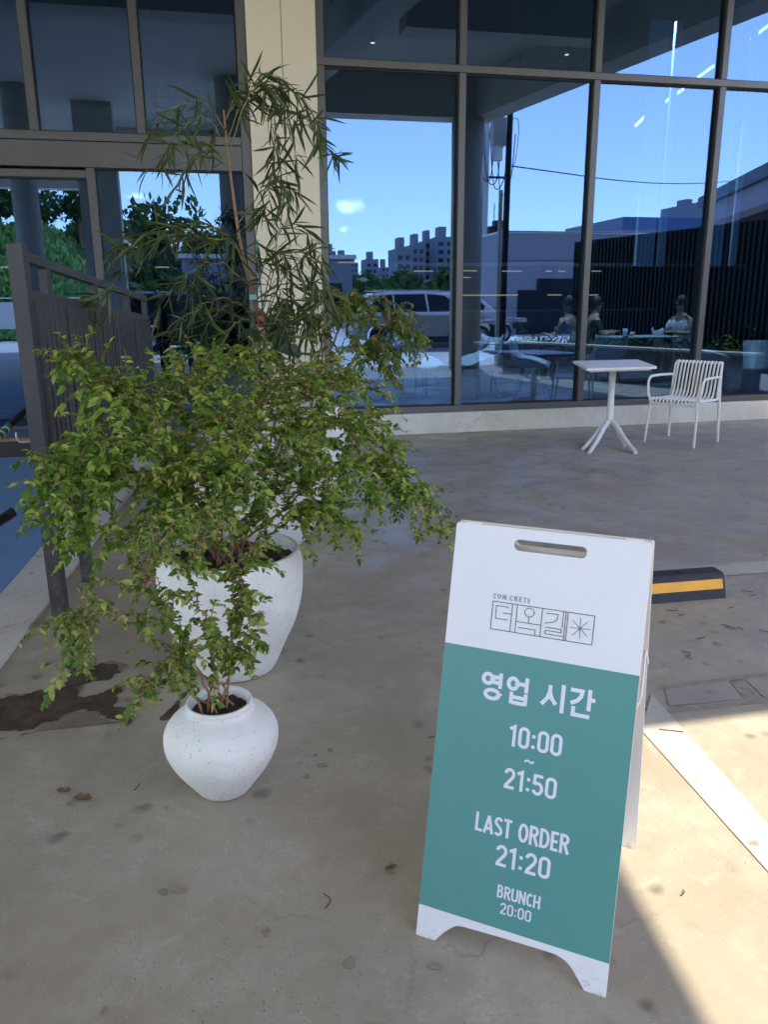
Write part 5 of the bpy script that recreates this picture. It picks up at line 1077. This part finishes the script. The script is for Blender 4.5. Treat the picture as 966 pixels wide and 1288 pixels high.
rw = empty('white_railing', (-14, -17.2, 0)); tag(rw, 'white metal railing with solid panels at the foot of the green bank', 'railing')
for k in range(9): MB().bbox(k*1.15-0.03, k*1.15+0.03, -0.03, 0.03, 0, 1.62, 0.005).build('post', m_white, rw)
for k in range(8):
    if k % 3: MB().bbox(k*1.15+0.05, k*1.15+1.1, -0.015, 0.015, 0.5, 1.5, 0.005).build('panel', m_white if k % 2 else m_render, rw)
MB().bbox(-0.03, 9.25, -0.04, 0.04, 1.623, 1.68, 0.005).build('rail', m_white, rw)
# ================================================================= INSIDE THE CAFE
m_shell = mat('pale shell plastic', (0.50, 0.55, 0.60), 0.4); m_tt = mat('table laminate', (0.36, 0.39, 0.42), 0.35); m_navy = mat('navy panel', (0.02, 0.05, 0.11), 0.6, var=0.1)
m_led = emis('warm lamp', (1.0, 0.50, 0.22), 0.42); m_ledw = emis('white lamp', (1.0, 0.80, 0.72), 1.3)
def shell_chair(loc, rz_, label, z0=0.1):
    t = empty('shell_chair', (loc[0], loc[1], z0), rz_); tag(t, label, 'chair', None)
    V = []; rows = 9; cols = 9
    for i in range(rows):
        a = i/(rows-1)
        for j in range(cols):
            c = (j/(cols-1)-0.5)*2
            y = -0.22+0.44*min(1, a*1.6); z = 0.45
            if a > 0.55: k = (a-0.55)/0.45; y = 0.22+0.10*k; z = 0.45+0.36*k**1.1
            w = 0.24-0.03*max(0, a-0.6); z += 0.05*abs(c)**2.5*(1+1.8*math.sin(pi*a)); y -= 0.07*abs(c)**2*max(0, (a-0.5)*2)
            V.append((c*w, y, z))
    b = MB(); b.add(V, [(i*cols+j, i*cols+j+1, (i+1)*cols+j+1, (i+1)*cols+j) for i in range(rows-1) for j in range(cols-1)], True)
    o = b.build('shell', m_shell, t); md = o.modifiers.new('solid', 'SOLIDIFY'); md.thickness = 0.012
    for sx in (-1, 1):
        for sy in (-1, 1): MB().tube([(sx*0.12, sy*0.12, 0.44), (sx*0.23, sy*0.23, 0.0)], [0.014, 0.011], 8).build('leg', m_shell, t)
    return t
def int_table(loc, w, label, z0=0.1):
    t = empty('interior_table', (loc[0], loc[1], z0)); tag(t, label, 'table', None)
    MB().bbox(-w/2, w/2, -0.35, 0.35, 0.71, 0.735, 0.008).build('tabletop', m_tt, t)
    for sx in (-1, 1):
        for sy in (-1, 1): MB().tube([(sx*(w/2-0.06), sy*0.29, 0.708), (sx*(w/2-0.06), sy*0.29, 0)], 0.016, 8).build('leg', m_tt, t)
    return t
def ip(u, y, v=400): p = PY(u, v, y); return (p.x, y)
shell_chair(ip(672, 10.0), R(60), 'pale shell chair inside, seen left of the white table through the glass')
shell_chair(ip(602, 10.6), R(-70), 'pale shell chair inside, facing the first one through the glass')
shell_chair(ip(528, 10.4), R(20), 'pale shell chair inside behind the leftmost big pane')
shell_chair(ip(762, 10.2), R(175), 'pale shell chair inside with its back to the glass above the white table')
shell_chair(ip(903, 10.3), R(60), 'pale shell chair inside, seen through the glass over the white armchair')
shell_chair(ip(848, 12.2), R(80), 'pale shell chair on which the person in the white T-shirt sits')
int_table(ip(640, 10.9), 0.8, 'white cafe table inside behind the second pane')
t_ = int_table(ip(805, 12.0), 1.1, 'white table inside at which the person in a T-shirt sits')
int_table(ip(500, 11.0), 0.8, 'white cafe table inside behind the first pane')
cp = MB().lathe([(0, 0), (0.032, 0), (0.042, 0.12), (0.038, 0.12), (0.03, 0.01), (0, 0.01)], 20).build('cup', m_shell); cp.location = (*ip(788, 11.9), 0.836); tag(cp, 'tall pale paper cup on the table inside', 'cup')
cp = MB().lathe([(0, 0), (0.028, 0), (0.038, 0.07), (0.034, 0.07), (0.026, 0.01), (0, 0.01)], 20).build('cup', m_shell); cp.location = (*ip(797, 11.85), 0.836); tag(cp, 'short pale cup beside the tall paper cup', 'cup')
# people: one continuous skinned body, clothes and hair as children
m_skin = mat('skin', (0.45, 0.27, 0.19), 0.5); m_tee = mat('white cotton', (0.72, 0.74, 0.76), 0.8, var=0.05, bump=0.3, bscale=30); m_cloth = mat('dark cloth', (0.02, 0.022, 0.03), 0.85, var=0.2); m_hair = mat('black hair', (0.012, 0.010, 0.010), 0.5)
def skin(name, joints, edges, m, parent, root=0, sub=2):
    me = bpy.data.meshes.new(name); me.from_pydata([j[0] for j in joints], edges, []); o = bpy.data.objects.new(name, me); col.objects.link(o); o.parent = parent
    md = o.modifiers.new('skin', 'SKIN'); 
    sv = me.skin_vertices[0].data if me.skin_vertices else None
    if sv is None:
        bm_ = bmesh.new(); bm_.from_mesh(me); bm_.verts.layers.skin.verify(); bm_.to_mesh(me); bm_.free(); sv = me.skin_vertices[0].data
    for i, j in enumerate(joints): sv[i].radius = (j[1], j[2] if len(j) > 2 else j[1]); sv[i].use_root = (i == root)
    md.use_smooth_shade = True
    s = o.modifiers.new('sub', 'SUBSURF'); s.levels = sub; s.render_levels = sub; me.materials.append(m); return o
def person(loc, rz_, label, pose, top, z0=0.0):
    t = empty('person', (loc[0], loc[1], z0), rz_); tag(t, label, 'person')
    if pose == 'sit':
        hip, kn, an = 0.50, (0.42, 0.50), 0.08; lean = 0.10; sh = 1.02
        J = [((0, 0, hip), .15, .11), ((0.02, 0, 0.66), .14, .10), ((0.06, 0, 0.86), .16, .11), ((0.08, 0, 0.99), .12, .09), ((0.10, 0, 1.09), .055), ((0.12, 0, 1.18), .075, .075), ((0.13, 0, 1.28), .085, .075), ((0.12, 0, 1.34), .05)]
        E_ = [(i, i+1) for i in range(7)]
        for s in (-1, 1):
            k = len(J); J += [((0.07, s*0.19, 0.98), .055), ((0.14, s*0.25, 0.76), .042), ((0.36, s*0.16, 0.78), .032), ((0.42, s*0.13, 0.80), .022)]; E_ += [(3, k), (k, k+1), (k+1, k+2), (k+2, k+3)]
            for f in range(4):
                q = len(J); J += [((0.47, s*(0.105+0.018*f), 0.805), .009), ((0.505-0.005*abs(f-1), s*(0.105+0.018*f), 0.79), .0075)]; E_ += [(k+3, q), (q, q+1)]
            q = len(J); J += [((0.44, s*0.09, 0.80), .010), ((0.465, s*0.075, 0.795), .008)]; E_ += [(k+3, q), (q, q+1)]
            k = len(J); J += [((0.05, s*0.10, hip), .085), ((0.45, s*0.11, 0.52), .062), ((0.43, s*0.11, 0.10), .042), ((0.56, s*0.11, 0.05), .035)]; E_ += [(0, k), (k, k+1), (k+1, k+2), (k+2, k+3)]
        skin('body', J, E_, m_skin, t)
        skin('shirt', [((0, 0, hip+0.02), .17, .13), ((0.02, 0, 0.68), .16, .12), ((0.06, 0, 0.86), .18, .13), ((0.08, 0, 0.985), .12, .10), ((0.07, -0.18, 0.975), .075), ((0.13, -0.24, 0.80), .068), ((0.07, 0.18, 0.975), .075), ((0.13, 0.24, 0.80), .068)], [(0, 1), (1, 2), (2, 3), (3, 4), (4, 5), (3, 6), (6, 7)], top, t)
        skin('trousers', [((0, 0, hip-0.01), .16, .12), ((0.05, -0.10, hip), .095), ((0.45, -0.11, 0.525), .072), ((0.43, -0.11, 0.16), .055), ((0.05, 0.10, hip), .095), ((0.45, 0.11, 0.525), .072), ((0.43, 0.11, 0.16), .055)], [(0, 1), (1, 2), (2, 3), (0, 4), (4, 5), (5, 6)], m_cloth, t)
        hx, hz = 0.12, 1.26
    else:
        J = [((0, 0, 0.92), .15, .11), ((0, 0, 1.08), .13, .10), ((0, 0, 1.28), .16, .11), ((0, 0, 1.42), .11, .085), ((0.01, 0, 1.50), .052), ((0.03, 0, 1.58), .072, .07), ((0.03, 0, 1.67), .08, .07), ((0.02, 0, 1.73), .05)]
        E_ = [(i, i+1) for i in range(7)]
        for s in (-1, 1):
            k = len(J); J += [((0, s*0.19, 1.41), .055), ((0.02, s*0.24, 1.14), .043), ((0.20, s*0.16, 1.28), .033), ((0.25, s*0.10, 1.34), .024)]; E_ += [(3, k), (k, k+1), (k+1, k+2), (k+2, k+3)]
            for f in range(4):
                q = len(J); J += [((0.27, s*0.07, 1.36+0.018*f), .009), ((0.27, s*0.04, 1.365+0.018*f), .0075)]; E_ += [(k+3, q), (q, q+1)]
            q = len(J); J += [((0.24, s*0.08, 1.38), .010), ((0.25, s*0.05, 1.40), .008)]; E_ += [(k+3, q), (q, q+1)]
            k = len(J); J += [((0, s*0.09, 0.88), .09), ((0.02, s*0.10, 0.50), .062), ((-0.01, s*0.11, 0.09), .042), ((0.12, s*0.12, 0.04), .035)]; E_ += [(0, k), (k, k+1), (k+1, k+2), (k+2, k+3)]
        skin('body', J, E_, m_skin, t)
        skin('shirt', [((0, 0, 0.94), .17, .13), ((0, 0, 1.10), .155, .12), ((0, 0, 1.28), .18, .13), ((0, 0, 1.40), .11, .10), ((0, -0.18, 1.39), .075), ((0.02, -0.24, 1.20), .065), ((0, 0.18, 1.39), .075), ((0.02, 0.24, 1.20), .065)], [(0, 1), (1, 2), (2, 3), (3, 4), (4, 5), (3, 6), (6, 7)], top, t)
        skin('trousers', [((0, 0, 0.91), .165, .125), ((0, -0.09, 0.86), .10), ((0.02, -0.10, 0.50), .075), ((-0.01, -0.11, 0.12), .06), ((0, 0.09, 0.86), .10), ((0.02, 0.10, 0.50), .075), ((-0.01, 0.11, 0.12), .06)], [(0, 1), (1, 2), (2, 3), (0, 4), (4, 5), (5, 6)], m_cloth, t)
        hx, hz = 0.03, 1.65
    b = MB(); b.lathe([(0.001, 0.125)]+[(0.098*math.sin(R(a)), 0.125*math.cos(R(a))) for a in range(15, 105, 15)]+[(0.09, -0.045), (0.0, -0.03)], 20, (hx-0.018, 0, hz)); b.build('hair', m_hair, t, fixn=True)
    MB().tube([(hx+0.085, 0, hz+0.01), (hx+0.105, 0, hz-0.02), (hx+0.088, 0, hz-0.028)], [0.008, 0.014, 0.008], 8).build('nose', m_skin, t)
    for s in (-1, 1): MB().tube([(hx, s*0.078, hz+0.01), (hx-0.008, s*0.088, hz-0.01), (hx, s*0.080, hz-0.035)], [0.008, 0.012, 0.007], 7).build('ear', m_skin, t)
    for s in (-1, 1): MB().lathe([(0, -0.009), (0.009, 0), (0, 0.009)], 8, (hx+0.080, s*0.03, hz+0.01)).build('eye', m_hair, t)
    MB().tube([(hx+0.083, -0.02, hz-0.055), (hx+0.088, 0, hz-0.057), (hx+0.083, 0.02, hz-0.055)], 0.004, 6).build('mouth', mat('lips', (0.35, 0.12, 0.10), 0.5), t)
    return t
person(ip(862, 12.2), R(195), 'person with dark hair in a white T-shirt sitting at a table inside', 'sit', m_tee, 0.1)
person(ip(742, 12.6), R(-10), 'person in dark clothes sitting inside, across the table from the white T-shirt', 'sit', m_cloth, 0.1)
person(ip(722, 11.6), R(120), 'person in a pale grey top sitting inside near the middle mullion', 'sit', mat('grey cotton', (0.30, 0.36, 0.42), 0.8), 0.1)
person((-0.28, -0.42), R(90), 'person in dark clothes standing and holding up a phone, mirrored in the entrance glass', 'stand', m_cloth, 0.0)
# counter, shelves, lamps
ct = empty('counter', (9.0, 18.5, 0.1)); tag(ct, 'long dark service counter at the back of the cafe', 'counter')
MB().bbox(-8, 2, 0, 0.7, 0, 1.05, 0.01).build('front', m_navy, ct); MB().bbox(-8.05, 2.05, -0.05, 0.75, 1.053, 1.10, 0.008).build('worktop', m_tt, ct)
for k in range(6): MB().bbox(-7.6+1.6*k, -6.5+1.6*k, 2.4, 2.6, 1.5, 2.3, 0.01).build('menu_board', m_intw, ct)
def led(u0, u1, v, y, m, label, h_=0.012):
    A, B = PY(u0, v, y), PY(u1, v, y); o = MB().bbox(0, B.x-A.x, 0, 0.04, -h_, h_, 0.004).build('strip_lamp', m); o.location = A; tag(o, label, 'lamp', 'lit strip lamps hanging at the back of the cafe')
for (u0, u1, v, y) in ((521, 545, 341, 17), (583, 600, 340.5, 17), (632, 657, 341, 17), (687, 695, 341, 17), (703, 712, 341, 17), (583, 592, 349, 18), (582, 652, 371.5, 15), (690, 707, 371, 15), (0, 18, 336, 15), (75, 92, 336, 15), (745, 757, 341, 17), (195, 215, 336, 15), (425, 455, 330, 17), (741, 753, 371, 15)):
    led(u0, u1, v, y, m_led, 'thin warm lit strip lamp hanging at the back of the cafe')
for (ua, va, ub, vb) in ((800, 158, 816, 142), (830, 133, 860, 112), (879, 97, 898, 83), (945, 49, 975, 26), (1000, 14, 1030, -8)):
    ya = 12.2; A, B = PY(ua, va, ya), PY(ub, vb, ya-0.5)
    o = MB().tube([(0, 0, 0), tuple(B-A)], 0.022, 8).build('ceiling_lamp', m_ledw); o.location = A; tag(o, 'slanting row of thin white ceiling lamps seen high in the right panes', 'lamp', 'slanting row of ceiling lamps')
sh_ = MB().bbox(0, 7.4, 0, 0.3, 0, 0.06, 0.01).build('ceiling_bar', m_intw); p = PY(500, 335, 15); sh_.location = (p.x, 15, p.z); tag(sh_, 'long pale horizontal rail across the back of the cafe', 'rail')
for k, (u, w_) in enumerate(((812, 0.30), (833, 0.10), (900, 0.26), (924, 0.09))):  # added pale strips; their colour paints the vertical light streaks in the panes
    p0 = PY(u, 300, 11.4); b = MB().bbox(-w_/2, w_/2, -0.03, 0.03, 1.9, 5.2, 0.01).build('light_streak', mat('painted light streak', (0.75, 0.85, 0.88), 0.8)); b.location = (p0.x, 11.4, 0)
    tag(b, ('wide pale strip painting a light streak left in the third pane', 'narrow bright strip painting a light streak beside the wide one', 'wide pale strip painting a light streak in the right pane', 'narrow bright strip painting a light streak at the right')[k], 'light streak')
dr = empty('drum_stool', (*ip(962, 10.2), 0.1)); tag(dr, 'pale round planter tub inside the window at the right edge', 'tub'); MB().lathe([(0, 0), (0.21, 0), (0.22, 0.3), (0.24, 0.31), (0.24, 0.34), (0.21, 0.35), (0.25, 0.72), (0, 0.72)], 28).build('tub', m_shell, dr)
for k, (x, y) in enumerate(((-3.6, 11.0), (-0.2, 11.5))):
    c = MB().bbox(-0.25, 0.25, -0.25, 0.25, 0.1, 5.73, 0.01).build('interior_column', m_navy if k == 0 else m_intw); c.location = (x, y, 0); tag(c, ('navy square column inside the entrance at the left', 'grey square column inside behind the shrubs')[k], 'column')
db = MB().bbox(-0.5, 0.5, 0, 0.08, 0, 2.0, 0.01).build('navy_screen', m_navy); db.location = (-1.5, 10.2, 0.1); tag(db, 'navy blue folding screen standing inside the entrance', 'screen')

# lit downlights in the cafe ceiling
for k, (x, y) in enumerate(((1.8, 11.2), (4.2, 11.4), (6.6, 11.6), (9.0, 11.8), (3.0, 14.5), (6.5, 14.5))):
    d = empty('downlight', (x, y, 5.6)); tag(d, 'small lit ceiling downlight inside the cafe', 'lamp', 'small lit downlights in the cafe ceiling')
    MB().lathe([(0.0, 0.0), (0.05, 0.0), (0.055, 0.12), (0, 0.13)], 14).build('housing', m_black, d)
    MB().lathe([(0.0, -0.006), (0.035, -0.006), (0.035, -0.002), (0, -0.002)], 12).build('lens', m_ledw, d)
    L_ = bpy.data.lights.new('downlight_beam', 'SPOT'); L_.energy = 210; L_.spot_size = R(85); L_.spot_blend = 0.6; L_.shadow_soft_size = 0.03; L_.color = (0.95, 0.97, 1.0)
    lo = bpy.data.objects.new('downlight_beam', L_); col.objects.link(lo); lo.parent = d; lo.location = (0, 0, -0.02)
